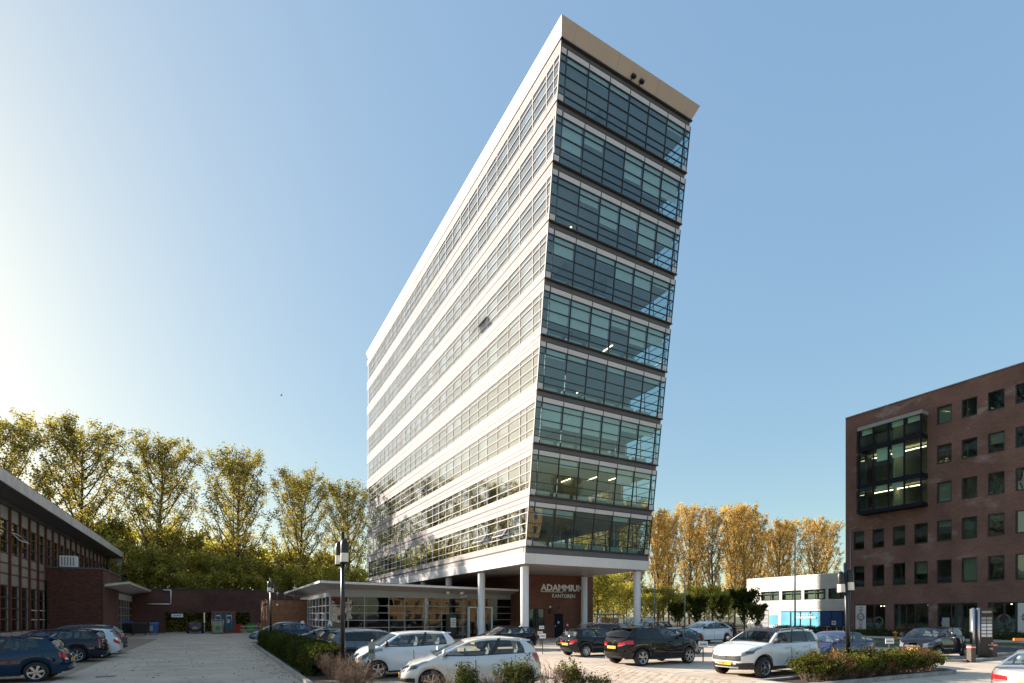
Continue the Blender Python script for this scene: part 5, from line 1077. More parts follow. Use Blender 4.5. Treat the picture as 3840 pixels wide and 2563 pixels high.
# ------------------------------------------------------------------ trees
def tree_meshes(seed, H, wid, nl, leaf, spread=.30, base=.16, nlimb=26, dens=1.0, size=.2, bare=0.0, topw=.75):
    rg = np.random.default_rng(seed); rr = random.Random(seed); g = G(); pts = []
    lean = Vector((rr.uniform(-.02, .02), rr.uniform(-.02, .02), 1)); n = 9; tr = H*.0105+.06
    tp_ = [Vector((lean.x*z+.12*math.sin(z*.35+seed), lean.y*z+.12*math.cos(z*.3+seed), z)) for z in [H*.97*i/n for i in range(n+1)]]
    for i in range(n): g.tube(tp_[i], tp_[i+1], tr*(1-i/n)**.8+.015, tr*(1-(i+1)/n)**.8+.015, 'bark', 8, False)
    def trunk(z): u = min(max(z/(H*.97)*n, 0), n-.001); i = int(u); return tp_[i].lerp(tp_[i+1], u-i)
    for j in range(nlimb):
        f = base+(.93-base)*(j/nlimb)**.9; z0 = H*f; a = j*2.399+rr.uniform(-.4, .4); p = trunk(z0)
        prof = math.sin(math.pi*min(1, (f-base+.10)/(1.06-base)))**.6 if topw < .9 else 1
        Lh = wid*.5*(.45+.65*prof)*rr.uniform(.75, 1.1); rise = Lh*rr.uniform(1.7, 2.7)*(1-.25*f) * (.30/spread)
        rise = min(rise, H*1.0-z0); m = 6; prev = p; r0 = tr*.42*(1-f*.6); path = []
        for q in range(1, m+1):
            u = q/m; hx = Lh*(u**.85); c = p+Vector((math.cos(a+.25*u)*hx, math.sin(a+.25*u)*hx, rise*(u**1.25)))+Vector((rr.uniform(-.12, .12), rr.uniform(-.12, .12), 0))
            g.tube(prev, c, r0*(1-(q-1)/m)+.012, r0*(1-q/m)+.012, 'bark', 5, False); path.append((prev, c, u)); prev = c
        for (s, e, u) in path[1:]:
            for t in range(3):
                b = s.lerp(e, rr.random()); aa = rr.uniform(0, 6.28); l = wid*.13*rr.uniform(.6, 1.3)*(1.2-u*.5); tip = b+Vector((math.cos(aa)*l, math.sin(aa)*l, l*rr.uniform(.7, 1.5)))
                g.tube(b, tip, .022, .008, 'bark', 3, False)
                if rr.random() < bare and u < .5: continue
                pts.append((b, tip, .55+.7*u))
    for z in np.linspace(H*.72, H*.99, 8): pts.append((trunk(z), trunk(z)+Vector((rr.uniform(-.4, .4), rr.uniform(-.4, .4), .5)), 1.2))
    w = np.array([p[2] for p in pts]); w /= w.sum(); idx = rg.choice(len(pts), int(nl*dens), p=w)
    A = np.array([tuple(p[0]) for p in pts])[idx]; B = np.array([tuple(p[1]) for p in pts])[idx]; u = rg.uniform(.15, 1.12, (len(idx), 1))
    C = A+(B-A)*u+rg.normal(size=(len(idx), 3))*wid*.028
    Vv, F = leafquads(rg, C, size)
    return g.mesh('trunk'), fastmesh('crown', Vv, F, [leaf])
def place_tree(tm, cm, x, y, s, lab, group, cat='tree', name='poplar_tree', rz=None, sxy=1):
    t = thing(name, lab, cat, (x, y, 0), random.uniform(0, 6.28) if rz is None else rz, group); t.scale = (s*sxy, s*sxy, s)
    link('trunk', tm, t); link('crown', cm, t); return t
pop = [tree_meshes(i, 26, 8.6, 21000, 'leaf_poplar', size=.26, nlimb=44, bare=.1, base=.08) for i in (1, 2, 3)]
gold = [tree_meshes(i, 27, 7.4, 12500, 'leaf_gold', size=.31, nlimb=40, base=.08, spread=.24) for i in (11, 12, 13)]
names_l = ['behind the left roof edge, cut by the frame', 'rising above the middle of the left roof', 'rising right of the first full crown on the left', 'with a broad crown above the brick yard wall', 'slim and half bare behind the far street lamp', 'close against the far left corner of the tower']
for i, (x, h) in enumerate(((-24.2, 27.5), (-15.6, 27.8), (-6.9, 26.6), (2.8, 26.2), (11.8, 24.4), (19.9, 23.6))):
    place_tree(*pop[i % 3], x, 92+random.uniform(-.5, .5), h/26, 'tall thinly leaved poplar %s' % names_l[i], 'poplars behind the yard wall', rz=i*1.3, sxy=1.1)
for i, x in enumerate((-33, -42, -51, -60, -70, -80)): place_tree(*pop[i % 3], x, 93, 1.02, 'poplar of the row beyond the left edge of the photo, %s' % ordw[i], 'poplars behind the yard wall')
xr_ = [70, 76.5, 83, 89, 95.5, 102, 108, 114.5, 121, 127, 134, 141, 149, 157]
hr_ = [25, 29.5, 26, 28, 25.5, 27, 28.5, 27.5, 29, 28, 29, 29.5, 28, 29]
for i, (x, h) in enumerate(zip(xr_, hr_)): place_tree(*gold[i % 3], x, 92+random.uniform(-2, 2), h/27*random.uniform(.9, 1.06), 'golden autumn poplar right of the tower, %s from the tower' % ordw[i], 'golden poplars right of the tower', rz=i*1.7, sxy=random.uniform(.85, 1.0))
for i, x in enumerate((74, 87, 100, 112, 126, 141)): place_tree(*gold[(i+1) % 3], x, 100+random.uniform(-1, 1), random.uniform(.92, 1.04), 'golden poplar of the second row right of the tower, %s from the tower' % ordw[i], 'second row of golden poplars', rz=i*2.1, sxy=.95)
# bushes and low growth behind the yard wall
bushm = [tree_meshes(40+i, 9, 7.5, 9500, 'leaf_bush', size=.30, nlimb=26, base=.04, spread=.42, topw=.95) for i in (0, 1)]
for i, (x, y, s) in enumerate(((-22, 88.5, 1.15), (-15.5, 89, 1.25), (-10.5, 88.5, .95), (-6.0, 89, 1.15), (-2.0, 86, .8), (2.2, 88.5, 1.1), (6.4, 86.5, .8), (10.4, 89, 1.0), (14.6, 87, .85), (18.2, 89.5, 1.0), (-18.5, 93, 1.5))):
    place_tree(*bushm[i % 2], x, y, s, 'yellow green bushy tree under the poplars, %s from the left roof' % posn[i], 'bushy trees below the left poplars', name='bushy_tree', sxy=1.0)
for i, (x, y, s) in enumerate(((-11.5, 98, 1.6), (-2.5, 97, 1.5), (7, 98, 1.35), (15.5, 97, 1.3))): place_tree(*bushm[i % 2], x, y, s, 'taller olive tree of the second row, number %s behind the wall' % ('one', 'two', 'three', 'four')[i], 'second row of trees behind the wall', name='bushy_tree')
darkm = [tree_meshes(60+i, 5, 4.2, 7000, 'leaf_dark', size=.26, nlimb=24, base=.2, spread=.45, topw=.95) for i in (0, 1)]
BE = lambda px, t: ((px-1920)/2000*t*.8731+.4875*t, -(px-1920)/2000*t*.4875+.8731*t)
for i, (px, t, s) in enumerate(((2540, 74, .72), (2610, 70, .85), (2700, 76, .95), (2790, 64, .95), (2840, 60, .62))):
    x, y = BE(px, t); place_tree(*darkm[i % 2], x, y, s, 'dark green round street tree, %s of the row left of the white building' % ('leftmost', 'second', 'middle', 'fourth', 'rightmost')[i], 'dark round trees by the white building', name='street_tree', sxy=.78)
for i, (px, t, s) in enumerate(((2240, 80, .85), (2300, 95, .8), (2420, 92, .6), (2350, 108, .9), (2470, 110, .8), (2550, 108, .7), (2640, 112, .85), (2730, 115, .8), (2270, 116, 1.2))):
    x, y = BE(px, t); place_tree(*bushm[i % 2], x, y, s, 'leafy green tree beyond the columns, %s counted from the brick wall' % posn[i], 'green trees seen past the right columns', name='bushy_tree')
# unseen trees added left of the frame to dapple the yard; also mirrored in glass
shade = tree_meshes(80, 9.5, 9, 2400, 'leaf_poplar', size=.26, nlimb=20, base=.2, spread=.4, topw=.95)
for i, (x, y, s) in enumerate(((-16.5, 33.5, 1.1), (-20, 24, 1.1), (-25, 36.5, 1.2), (-22, 15, 1.0))): place_tree(*shade, x, y, s, 'unseen shade tree added left of the frame beside the long building, %s' % posn[i], 'added shade trees left of the frame', rz=i*1.1)
for i, (x, y) in enumerate(((10, -62), (28, -64), (44, -60), (60, -54), (-8, -66), (72, -40))): place_tree(*pop[i % 3], x, y, .55, 'tree behind the camera mirrored in the tower glass, %s' % posn[i], 'trees behind the camera', sxy=1.6)
# ------------------------------------------------------------------ hedges and shrubs
def hedge(name, lab, x0, y0, x1, y1, h, leaf, dens, size, seed, lump=.12, cat='hedge', core=True, z0=.05, group=None):
    rg = np.random.default_rng(seed); T = thing(name, lab, cat, ((x0+x1)/2, (y0+y1)/2, z0), 0, group); w, d = (x1-x0)/2, (y1-y0)/2
    area = 2*(w+d)*2*h+4*w*d; n = int(area*dens); ln = max(w, d)
    ph = rg.uniform(0, 6, 6)
    def lumpf(s): return 1+lump*(np.sin(s*2.1+ph[0])*.5+np.sin(s*4.3+ph[1])*.35+np.sin(s*9.7+ph[2])*.2)
    U = rg.uniform(-1, 1, (n, 2)); side = rg.random(n); P = np.zeros((n, 3))
    ft = 4*w*d/area; fl = ft+(4*d*h)/area
    t_ = side < ft; l_ = (~t_) & (side < fl); e_ = side >= fl
    P[t_] = np.c_[U[t_, 0]*w, U[t_, 1]*d, np.full(t_.sum(), h)]
    sg = np.sign(rg.uniform(-1, 1, n)); P[l_] = np.c_[sg[l_]*w, U[l_, 0]*d, (U[l_, 1]*.5+.5)*h]; P[e_] = np.c_[U[e_, 0]*w, sg[e_]*d, (U[e_, 1]*.5+.5)*h]
    s = P[:, 1] if d > w else P[:, 0]; f = lumpf(s+(x0 if d <= w else y0)); rz = np.clip(P[:, 2]/h, 0, 1)
    round_ = 1-.18*rz**4; P[:, 0] *= np.where(w < d, f*round_, 1); P[:, 1] *= np.where(d <= w, f*round_, 1); P[:, 2] *= (.93+.5*(f-1)); P += rg.normal(size=P.shape)*size*.6; P[:, 2] = np.maximum(P[:, 2], .02)
    Vv, F = leafquads(rg, P, size); link('foliage', fastmesh('foliage', Vv, F, [leaf]), T)
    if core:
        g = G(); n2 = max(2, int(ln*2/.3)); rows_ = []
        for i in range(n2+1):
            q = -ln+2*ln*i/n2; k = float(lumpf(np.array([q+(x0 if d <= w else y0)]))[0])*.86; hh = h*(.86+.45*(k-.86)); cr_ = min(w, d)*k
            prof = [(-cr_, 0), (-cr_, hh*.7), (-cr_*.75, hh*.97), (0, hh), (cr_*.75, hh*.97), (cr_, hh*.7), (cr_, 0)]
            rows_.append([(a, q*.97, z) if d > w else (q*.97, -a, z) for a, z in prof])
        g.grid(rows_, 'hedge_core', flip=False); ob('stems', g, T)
    return T
def shrub(name, lab, x, y, h, r, leaf, n, size, seed, twigs=24, cat='shrub', group=None, z0=.05, lean=.5):
    rr = random.Random(seed); rg = np.random.default_rng(seed); T = thing(name, lab, cat, (x, y, z0), 0, group); g = G(); pts = []
    for i in range(twigs):
        a = rr.uniform(0, 6.28); q = r*rr.uniform(.15, 1)**.6; hh = h*rr.uniform(.6, 1.02)*(1-.3*(q/r)**2); b = (math.cos(a)*q*.35, math.sin(a)*q*.35, 0); m = (math.cos(a)*q*.65, math.sin(a)*q*.65, hh*.55); t = (math.cos(a)*q*(1+lean*.2), math.sin(a)*q*(1+lean*.2), hh)
        g.tube(b, m, .006, .0045, 'twig', 4, False); g.tube(m, t, .0045, .002, 'twig', 4, False); pts += [(m, t)]
        for k in range(3):
            f = rr.uniform(.2, .9); s = tuple(m[j]+(t[j]-m[j])*f for j in range(3)); e = (s[0]+rr.uniform(-.12, .12), s[1]+rr.uniform(-.12, .12), s[2]+rr.uniform(.05, .16)); g.tube(s, e, .004, .002, 'twig', 3, False); pts.append((s, e))
    ob('stems', g, T)
    if n:
        A = np.array([p[0] for p in pts]); B = np.array([p[1] for p in pts]); i = rg.integers(0, len(pts), n); C = A[i]+(B-A)[i]*rg.uniform(-.3, 1.05, (n, 1))+rg.normal(size=(n, 3))*size*.7; C[:, 2] = np.maximum(C[:, 2], .03)
        Vv, F = leafquads(rg, C, size); link('foliage', fastmesh('foliage', Vv, F, [leaf]), T)
    return T
hedge('clipped_hedge', 'long clipped dark green hedge inside the kerb along the asphalt yard', 2.75, 18.6, 3.95, 41.6, .98, 'leaf_hedge', 420, .085, 1, .10)
for i, (x, y, h, r, lab) in enumerate(((3.3, 17.6, .95, .6, 'brown twiggy shrub left of the tall lamp post foot'), (3.5, 16.1, .92, .65, 'leafless twiggy shrub right of the tall lamp post foot'), (3.3, 14.3, .9, .7, 'brown shrub at the bottom edge left of the white city car'), (3.2, 27.5, .95, .35, 'thin brown gap of twigs halfway along the clipped hedge'))):
    shrub('dry_shrub', lab, x, y, h, r, 'leaf_dry', 420, .04, 30+i, 110)
for i, (x, y, h, r, lf, n, lab) in enumerate(((4.95, 11.0, 1.05, .30, 'leaf_dark', 1500, 'narrow dark evergreen shrub in front of the silver car door'), (6.2, 10.9, 1.12, .52, 'leaf_dark', 2600, 'broad dark evergreen shrub in front of the silver car rear door'), (7.75, 10.9, .98, .33, 'leaf_box', 1300, 'green and yellow leafy shrub right of the silver car tail'), (8.3, 10.5, .62, .4, 'leaf_box', 600, 'low sprawling shrub at the edge of the paved lane'))):
    shrub('evergreen_shrub', lab, x, y, h, r, lf, n, .055 if i < 2 else .06, 50+i, 46)
for i, (x, y, h, r, lab) in enumerate(((4.3, 10.9, .95, .4, 'bare thin shrub in front of the silver car bonnet'), (5.5, 10.8, .8, .35, 'bare thin shrub between the two dark evergreens'), (7.1, 10.8, .95, .4, 'bare thin shrub at the silver car rear wheel'), (8.0, 11.0, .8, .4, 'reddish bare shrub behind the yellow green shrub'))):
    shrub('bare_shrub', lab, x, y, h, r, 'leaf_dry', 110, .035, 70+i, 55)
specs = [('leaf_box', 'green'), ('leaf_brown', 'brown'), ('leaf_box', 'green'), ('leaf_hedge', 'dark green'), ('leaf_box', 'green'), ('leaf_box', 'yellow green'), ('leaf_brown', 'reddish brown'), ('leaf_box', 'green')]
plc = ['at the white crossover wheel', 'second from the white crossover', 'third from the white crossover', 'left of the leaning lamp', 'right of the leaning lamp', 'in front of the violet car', 'second from the right end', 'at the right end']
for i, (lf, c) in enumerate(specs):
    x = 16.0+i*.98; shrub('island_shrub', '%s shrub of the kerbed island hedge, %s' % (c, plc[i]), x, 9.85-i*.02, .95 if i < 7 else .8, .66, lf, 2600, .07, 90+i, 60, 'shrub', 'shrubs on the kerbed island')
    if i < 7: shrub('island_shrub', '%s low shrub filling the island hedge, %s' % (specs[(i+3) % 8][1], plc[i]), x+.5, 9.55, .78, .5, specs[(i+3) % 8][0], 1500, .065, 120+i, 40, 'shrub', 'shrubs on the kerbed island')
hedge('ivy_hedge', 'dark ivy hedge with yellow leaves seen through the yard wall opening', -8, 80.5, 6, 81.8, 3.4, 'leaf_bush', 170, .22, 5, .1)
hedge('low_border', 'low green planting along the foot of the brick office block', 58.9, 12, 59.7, 32, .5, 'leaf_dark', 130, .14, 6, .3)
hedge('low_border', 'dark green hedge in front of the blue shop window', 62, 34.5, 63.2, 43, .75, 'leaf_dark', 120, .14, 7, .2)
shrub('garden_shrub', 'reddish shrub between the columns at the hall entrance', 22.6, 40.2, 1.7, .7, 'leaf_brown', 500, .08, 15, 50)
shrub('garden_shrub', 'pink flowering shrub right of the hall doorway', 20.3, 42.6, 1.2, .3, 'leaf_brown', 250, .07, 16, 26)
# fallen leaves
rg = np.random.default_rng(5); n = 1400; C = np.c_[rg.uniform(-4, 8, n), rg.uniform(9, 45, n), np.full(n, .012)]; C[:500, 0] = rg.normal(2.2, .35, 500); a = rg.uniform(0, 6.28, n); s = rg.uniform(.025, .055, n)
dx_, dy_ = np.c_[np.cos(a)*s, np.sin(a)*s, np.zeros(n)], np.c_[-np.sin(a)*s*.7, np.cos(a)*s*.7, rg.uniform(0, .015, n)]
Vv = np.stack([C-dx_, C-dy_, C+dx_, C+np.abs(dy_)*[1, 1, 1]], 1).reshape(-1, 3); o = link('fallen_leaves', fastmesh('fallen_leaves', Vv, np.arange(4*n).reshape(n, 4), ['leaf_brown'])); o['kind'] = 'stuff'; tag(o, 'brown fallen leaves scattered over the yard and along the kerb', 'leaves')
# ------------------------------------------------------------------ street furniture
def lamp(x, y, h, lab, tilt=0, heads=((-.0725, .178), (.02, -.149)), group='black twin head lamps'):
    T = thing('street_lamp', lab, 'street lamp', (x, y, 0), 0, group); T.rotation_euler = (0, R(tilt), 0)
    ob('pole', G().tube((0, 0, 0), (0, 0, h), .075, .055, 'black_metal', 12), T); ob('cap', G().lathe([(.055, h-.02), (.06, h), (.04, h+.02), (0, h+.03)], 'black_metal', n=12), T)
    for i, (dx, dy) in enumerate(heads):
        z = h-.95-(.05 if i == 0 else 0); r = .118
        o = ob('lamp_hood', G().lathe([(r, z+.30), (r, z+.55), (r*.8, z+.67), (r*.4, z+.73), (0, z+.74)], 'black_metal', (dx, dy, 0), n=20).box(min(dx, 0), min(dy, 0)-.0, z+.5, max(dx, 0), max(dy, 0)+.03, z+.58, 'black_metal'), T)
        ob('lamp_glass', G().lathe([(r*.98, z+.30), (r*1.04, z+.02), (r*.95, z), (0, z)], 'lamp_glass', (dx, dy, 0), n=20), o); ob('bottom_ring', G().lathe([(r*1.06, z+.03), (r*1.08, z-.01), (r*.9, z-.02)], 'black_metal', (dx, dy, 0), n=20), o)
lamp(3.45, 16.85, 4.62, 'black lamp post with two white glass heads, standing in front of the hall')
lamp(3.3, 39.0, 4.6, 'black lamp post with a single visible white head at the far hedge end', heads=((.1, .18), (-.1, -.18)))
lamp(18.95, 10.3, 3.85, 'leaning dark lamp post with two white heads in the island hedge', tilt=-3.5, heads=((-.145, .08), (.125, -.07)))
def tall_lamp(x, y, h, arm, lab):
    T = thing('tall_street_light', lab, 'street light', (x, y, 0), 0, 'tall grey street lights'); ob('pole', G().tube((0, 0, 0), (0, 0, h), .09, .05, 'grey_metal', 8), T)
    if arm: ob('arm', G().tube((0, 0, h), (arm*.87, -arm*.49, h+.15), .035, .03, 'grey_metal', 6), T); ob('lamp_head', G().hexa([(arm*.87, -arm*.49-.1, h+.08), (arm*.87+.7, -arm*.49-.5, h+.1), (arm*.87+.75, -arm*.49-.3, h+.1), (arm*.87+.05, -arm*.49+.1, h+.08), (arm*.87, -arm*.49-.1, h+.2), (arm*.87+.7, -arm*.49-.5, h+.16), (arm*.87+.75, -arm*.49-.3, h+.16), (arm*.87+.05, -arm*.49+.1, h+.2)], 'grey_metal'), T)
tall_lamp(50, 32.3, 9.4, .7, 'tall grey street light in front of the white building'); tall_lamp(46, 47.4, 6.5, 0, 'thin pale pole just right of the right column'); tall_lamp(46, 42.7, 7.2, .4, 'slim grey street light between the column and the white building')
def sign_post(x, y, w, z0, h, lab, k='plate_white', rz=R(-29), name='bay_sign'):
    T = thing(name, lab, 'sign', (x, y, 0), rz, 'small white bay signs'); ob('post', G().box(-.02, .005, 0, .02, .045, z0, 'dark_frame'), T); ob('plate', G().box(-w/2, -.012, z0, w/2, .004, z0+h, k), T)
    g = G(); 
    for i in range(5): g.box(-w*.36+i*w*.15, -.014, z0+h*.35, -w*.36+i*w*.15+w*.1, -.0125, z0+h*.6, 'ink')
    ob('lettering', g, T)
sign_post(19.4, 30.8, .36, .75, .26, 'small white bay sign in front of the navy door, left of two'); sign_post(19.9, 31.4, .34, 1.15, .22, 'small white bay sign in front of the navy door, upper of two')
sign_post(19.15, 16.7, .40, .66, .26, 'white bay sign at the front wheel of the black crossover'); sign_post(26.6, 12.7, .38, .8, .24, 'cream bay sign left of the small black car'); sign_post(-3.9, 76.2, 1.2, 1.9, .42, 'white name sign on a post before the wall opening', rz=0); sign_post(15.4, 24.2, .34, .85, .26, 'white bay sign left of the small black hatchback')
sign_post(4.15, 16.1, .20, .75, .5, 'grey metal bay post in front of the white city car', 'grey_metal')
for i, (x, y, lab) in enumerate(((6.1, 44.9, 'white charging post in front of the timber clad block'), (8.0, 43.9, 'white charging post at the corner of the glass hall'))):
    T = thing('charging_post', lab, 'charging post', (x, y, 0), R(-29), 'charging posts'); ob('post', G().tube((0, 0, 0), (0, 0, 1.1), .05, .05, 'grey_metal', 8), T); g = G(); P = [(math.cos(a)*.16, math.sin(a)*.33+1.35) for a in [j*math.pi/10 for j in range(20)]]
    g.face([(p[0], -.08, p[1]) for p in P], 'white_paint'); g.face([(p[0], .08, p[1]) for p in P[::-1]], 'white_paint'); 
    for j in range(20): a, b = P[j], P[(j+1) % 20]; g.face([(a[0], -.08, a[1]), (a[0], .08, a[1]), (b[0], .08, b[1]), (b[0], -.08, b[1])][::-1], 'white_paint', True)
    ob('casing', g, T); ob('socket', bx(-.06, -.09, 1.22, .06, -.081, 1.42, 'green_paint' if i else 'black_metal'), T)
# pillar sign, bollards, barrier, hydrant
T = thing('pillar_sign', 'tall dark tenant sign pillar with white plaques and two steel tubes', 'sign', (33.0, 11.7, 0), R(-29))
ob('pillar', bx(-.02, 0, 0, .62, .25, 2.42, 'black_metal'), T)
for x in (-.33, -.06): ob('tube', G().tube((x, .05, 0), (x, .05, 2.45), .065, .065, 'steel', 14), T)
ob('back_plate', bx(-.36, .1, .1, -.02, .2, 2.4, 'dark_band'), T)
for r in range(6):
    for cc in range(2): ob('plaque', bx(.04+cc*.28, -.012, 1.02+r*.17, .28+cc*.28, -.001, 1.15+r*.17, 'plate_white' if r < 4 else 'frame_grey'), T)
ob('heading_strip', bx(.06, -.012, 2.2, .54, -.001, 2.3, 'frame_grey'), T)
for i, (x, y, lab) in enumerate(((29.25, 10.7, 'dark square bollard with a red and white band, nearest the small black car'), (32.35, 11.0, 'dark square bollard with a red and white band right of the pillar sign'))):
    T = thing('bollard', lab, 'bollard', (x, y, 0), R(-25), 'square bollards'); ob('post', bx(-.11, -.11, -.02, .11, .11, .78, 'bollard_wood'), T); ob('band', G().box(-.113, -.113, .62, .113, .113, .66, 'red_paint').box(-.113, -.113, .66, .113, .113, .69, 'plate_white').box(-.113, -.113, .69, .113, .113, .72, 'red_paint'), T)
T = thing('barrier', 'red and white barrier boom reaching in from the right edge', 'barrier', (32.2, 10.2, 0), R(-29)); 
for i in range(7): ob('boom_section', G().box(i*.85, -.04, .92, i*.85+.845, .04, 1.03, 'orange_glass' if i % 2 == 0 else 'plate_white'), T)
ob('housing', bx(5.95, -.2, 0, 6.4, .2, 1.15, 'grey_metal'), T)
T = thing('hydrant_post', 'small orange hydrant post on the lawn before the brick block', 'hydrant', (51.2, 24, 0)); ob('post', G().lathe([(.11, 0), (.11, .55), (.14, .56), (.14, .6), (.10, .62), (.1, .7), (0, .76)], 'orange_glass', n=14), T); ob('cap', G().tube((-.2, .1, .6), (.2, -.1, .6), .06, .06, 'orange_glass', 8), T)
# yard clutter by the wall
def bin_(x, y, k, lid, w, lab, h=1.15):
    T = thing('waste_container', lab, 'waste container', (x, y, 0), R(4), 'wheeled waste containers'); g = G(); g.hexa([(-w/2*.9, -.4, .18), (w/2*.9, -.4, .18), (w/2*.9, .4, .18), (-w/2*.9, .4, .18), (-w/2, -.5, h), (w/2, -.5, h), (w/2, .5, h), (-w/2, .5, h)], k); ob('tub', g, T)
    g = G(); g.hexa([(-w/2-.03, -.53, h), (w/2+.03, -.53, h), (w/2+.03, .53, h), (-w/2-.03, .53, h), (-w/2, -.42, h+.12), (w/2, -.42, h+.12), (w/2, .5, h+.22), (-w/2, .5, h+.22)], lid); ob('lid', g, T)
    for sx in (-1, 1):
        for sy in (-1, 1): ob('castor', G().tube((sx*w*.38-.03, sy*.33, .09), (sx*w*.38+.03, sy*.33, .09), .09, .09, 'rubber', 10), T)
    return T
bin_(-8.3, 70.9, 'black_plastic', 'blue_paint', 1.3, 'black waste container with a blue lid, leftmost of three', 1.25); bin_(-7.0, 69.3, 'black_plastic', 'black_plastic', 1.35, 'black waste container, middle of three'); b_ = bin_(-5.75, 69.9, 'blue_paint', 'blue_paint', .8, 'narrow blue waste container with a pale green notice', 1.15); ob('notice', bx(-.36, -.56, .45, -.08, -.50, 1.0, 'green_paint' if False else 'frost'), b_)
T = thing('shipping_container', 'dark teal shipping container with a rusty red frame by the yard wall', 'shipping container', (-.25, 71.2, 0)); g = G(); g.box(.08, .12, .14, 2.36, 5.9, 2.52, 'container_teal'); ob('wall', g, T)
g = G(); 
for a in ((0, 0, 0, .1, .14, 2.6), (2.34, 0, 0, 2.44, .14, 2.6), (.1, 0, 2.48, 2.34, .14, 2.6), (.1, 0, 0, 2.34, .14, .14), (0, .14, 2.5, .1, 6, 2.6), (2.34, .14, 2.5, 2.44, 6, 2.6)): g.box(*a, 'container_red')
ob('frame', g, T)
for i, x in enumerate((.12, 1.23)):
    d = ob('door', bx(x, .04, .15, x+1.09, .12, 2.46, 'container_teal'), T)
    for q in (.3, .8): ob('locking_bar', G().tube((x+q, .02, .16), (x+q, .02, 2.44), .02, .02, 'steel', 6), d)
    g = G()
    for r, (z, w) in enumerate(((2.05, .4), (1.55, .25), (1.4, .3), (1.25, .22))):
        if i or r == 0: g.box(x+.35, .03, z, x+.35+w, .039, z+.09, 'plate_white')
    ob('lettering', g, d)
T = thing('roll_trolley', 'galvanised roll trolley holding a board in front of the container', 'trolley', (-.25, 69.9, 0)); g = G()
for x in (0, 1.2):
    for y in (0, .7): g.tube((x, y, .18), (x, y, 1.65), .02, .02, 'steel', 6)
for z in (.2, 1.0, 1.65): g.tube((0, 0, z), (1.2, 0, z), .015, .015, 'steel', 6); g.tube((0, .7, z), (1.2, .7, z), .015, .015, 'steel', 6); g.tube((0, 0, z), (0, .7, z), .015, .015, 'steel', 6); g.tube((1.2, 0, z), (1.2, .7, z), .015, .015, 'steel', 6)
for i in range(9): g.tube((.13*i+.06, .7, .2), (.13*i+.06, .7, 1.65), .008, .008, 'steel', 4)
ob('cage', g, T); ob('base', bx(0, 0, .14, 1.2, .7, .19, 'grey_metal'), T)
for x in (.08, 1.12):
    for y in (.08, .62): ob('castor', G().tube((x-.02, y, .07), (x+.02, y, .07), .07, .07, 'rubber', 8), T)
T = thing('leaning_board', 'brown and white printed board standing in the roll trolley', 'board', (-.2, 70.2, .2)); ob('board', bx(.05, 0, .02, 1.05, .04, 1.3, 'wood_pale'), T); ob('print', bx(.35, -.006, .15, .8, -.001, .7, 'green_paint'), T)
T = thing('timber_bench', 'pale timber bench rails before the yellow crate', 'bench', (3.6, 70.0, 0))
for z in (.35, .75): ob('rail', bx(-.9, 0, z, 1.7, .06, z+.16, 'wood_pale'), T)
for x in (-.6, 1.3): ob('leg', bx(x, .06, 0, x+.1, .16, .9, 'wood_pale'), T)
for x, y, z, k, w, nm in ((2.4, 72.6, 0, 'red_paint', 1.0, 'red crate under the wall opening right of the container'), (3.95, 72.6, 0, 'green_paint', .9, 'green crate between the red crate and the yellow crate'), (5.3, 71.5, 0, 'yellow_paint', .8, 'yellow crate beside the timber clad block')):
    T = thing('storage_crate', nm, 'crate', (x, y, z), 0, 'coloured crates'); g = G(); g.hexa([(-w/2*.9, -.3, 0), (w/2*.9, -.3, 0), (w/2*.9, .3, 0), (-w/2*.9, .3, 0), (-w/2, -.35, 1.0), (w/2, -.35, 1.0), (w/2, .35, 1.0), (-w/2, .35, 1.0)], k); ob('tub', g, T); ob('lid', bx(-w/2-.03, -.38, 1.0, w/2+.03, .38, 1.1, k), T)
for i, x in enumerate((5.0, 5.7, 6.4)): T = tag(ob('bicycle_stand', G().path([(0, 0, 0), (0, 0, .95), (.1, 0, 1.05), (.4, 0, 1.05), (.5, 0, .95), (.5, 0, 0)], .03, 'steel', 6), None, (x-.3, 75.2+i*.2, 0)), 'steel hoop stand before the dark wall, %s of three' % ('left', 'middle', 'right')[i], 'bicycle stand', 'steel hoop stands')
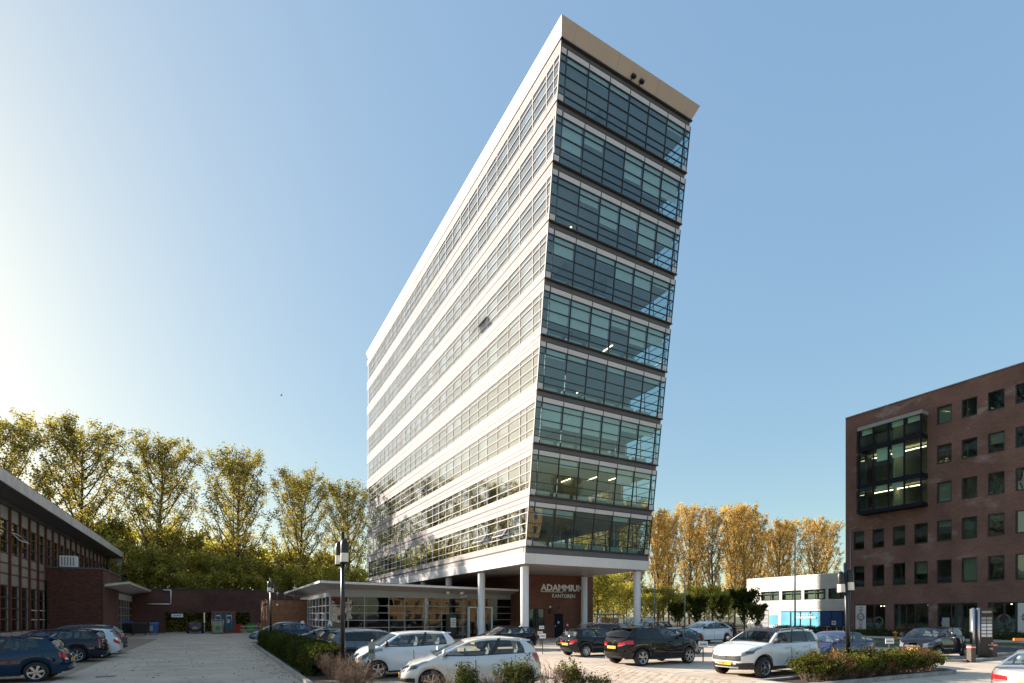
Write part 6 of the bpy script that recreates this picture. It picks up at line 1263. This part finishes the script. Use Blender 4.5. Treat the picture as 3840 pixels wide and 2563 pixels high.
# bicycles
def bike_parts():
    w = G(); 
    P = [(math.cos(a)*.33, 0, math.sin(a)*.33) for a in [i*math.pi/10 for i in range(21)]]; w.path(P, .017, 'rubber', 4)
    for i in range(6): a = i*math.pi/6; w.tube((math.cos(a)*.32, 0, math.sin(a)*.32), (-math.cos(a)*.32, 0, -math.sin(a)*.32), .003, .003, 'steel', 3, False)
    f = {}
    for k in ('black_metal', 'steel', 'red_paint'):
        g = G(); A, B, Cc, Dd, E_ = (-.52, 0, .34), (-.05, 0, .3), (-.22, 0, .82), (.36, 0, .86), (.52, 0, .34)
        for a, b in ((A, B), (A, Cc), (B, Cc), (B, Dd), (Cc, Dd), (Dd, E_)): g.tube(a, b, .018, .018, k, 5, False)
        g.tube(Cc, (-.25, 0, .95), .015, .015, k, 5); g.tube(Dd, (.32, 0, 1.05), .015, .015, k, 5); g.tube((.3, -.28, 1.05), (.3, .28, 1.05), .014, .014, k, 5); g.box(-.75, -.06, .68, -.35, .06, .7, k); g.box(-.38, -.07, .95, -.12, .07, 1.0, 'rubber'); f[k] = g.mesh('frame')
    return w.mesh('wheel'), f
bw, bf = bike_parts(); rb = random.Random(8)
plb = ['first', 'second', 'third', 'fourth', 'fifth', 'sixth', 'seventh', 'eighth', 'ninth', 'tenth', 'eleventh', 'twelfth']
for grp, (n, px0, dpx, t) in enumerate(((9, 2700, 13, 48), (12, 3030, 12, 50))):
    for i in range(n):
        x, y = BE(px0+i*dpx, t+rb.uniform(-.6, .6)); k = rb.choice(('black_metal', 'black_metal', 'steel', 'red_paint'))
        T = thing('bicycle', '%s bicycle, %s in the rack %s' % ({'black_metal': 'black', 'steel': 'silver', 'red_paint': 'red'}[k], plb[i], ('behind the white electric crossover', 'before the blue shop window')[grp]), 'bicycle', (x, y, .0), rb.uniform(.2, .7)+(0 if i % 2 else 3.14), 'bicycles in the racks')
        link('frame', bf[k], T); link('wheel', bw, T, (-.52, 0, .34)); link('wheel', bw, T, (.52, 0, .34))
T = thing('bird', 'tiny dark bird gliding in the pale sky left of the tower', 'bird', (10.1, 99.5, 40.0)); g = G(); g.hexa([(-.2, -.03, -.03), (.2, -.03, -.03), (.2, .03, -.03), (-.2, .03, -.03), (-.25, -.01, .03), (.12, -.03, .04), (.12, .03, .04), (-.25, .01, .03)], 'black_metal'); ob('trunk', g, T) if False else ob('body_feathers', g, T)
for s in (-1, 1): g = G(); g.face([(-.06, 0, .02), (.1, 0, .02), (.05, s*.5, .16), (-.02, s*.5, .16)], 'black_metal'); g.face([(-.06, 0, .015), (-.02, s*.5, .155), (.05, s*.5, .155), (.1, 0, .015)], 'black_metal'); ob('wing', g, T)
# manhole covers and drain
for i, (x, y) in enumerate(((-3.2, 22.5), (1.3, 58.5))): tag(ob('manhole_cover', G().lathe([(.3, .006), (.3, .012), (0, .012)], 'dark_band', n=20), None, (x, y, 0)), ('round iron cover in the paving beside the left row of cars', 'round iron cover in the far asphalt before the hall')[i], 'manhole cover')
bpy.context.view_layer.update()
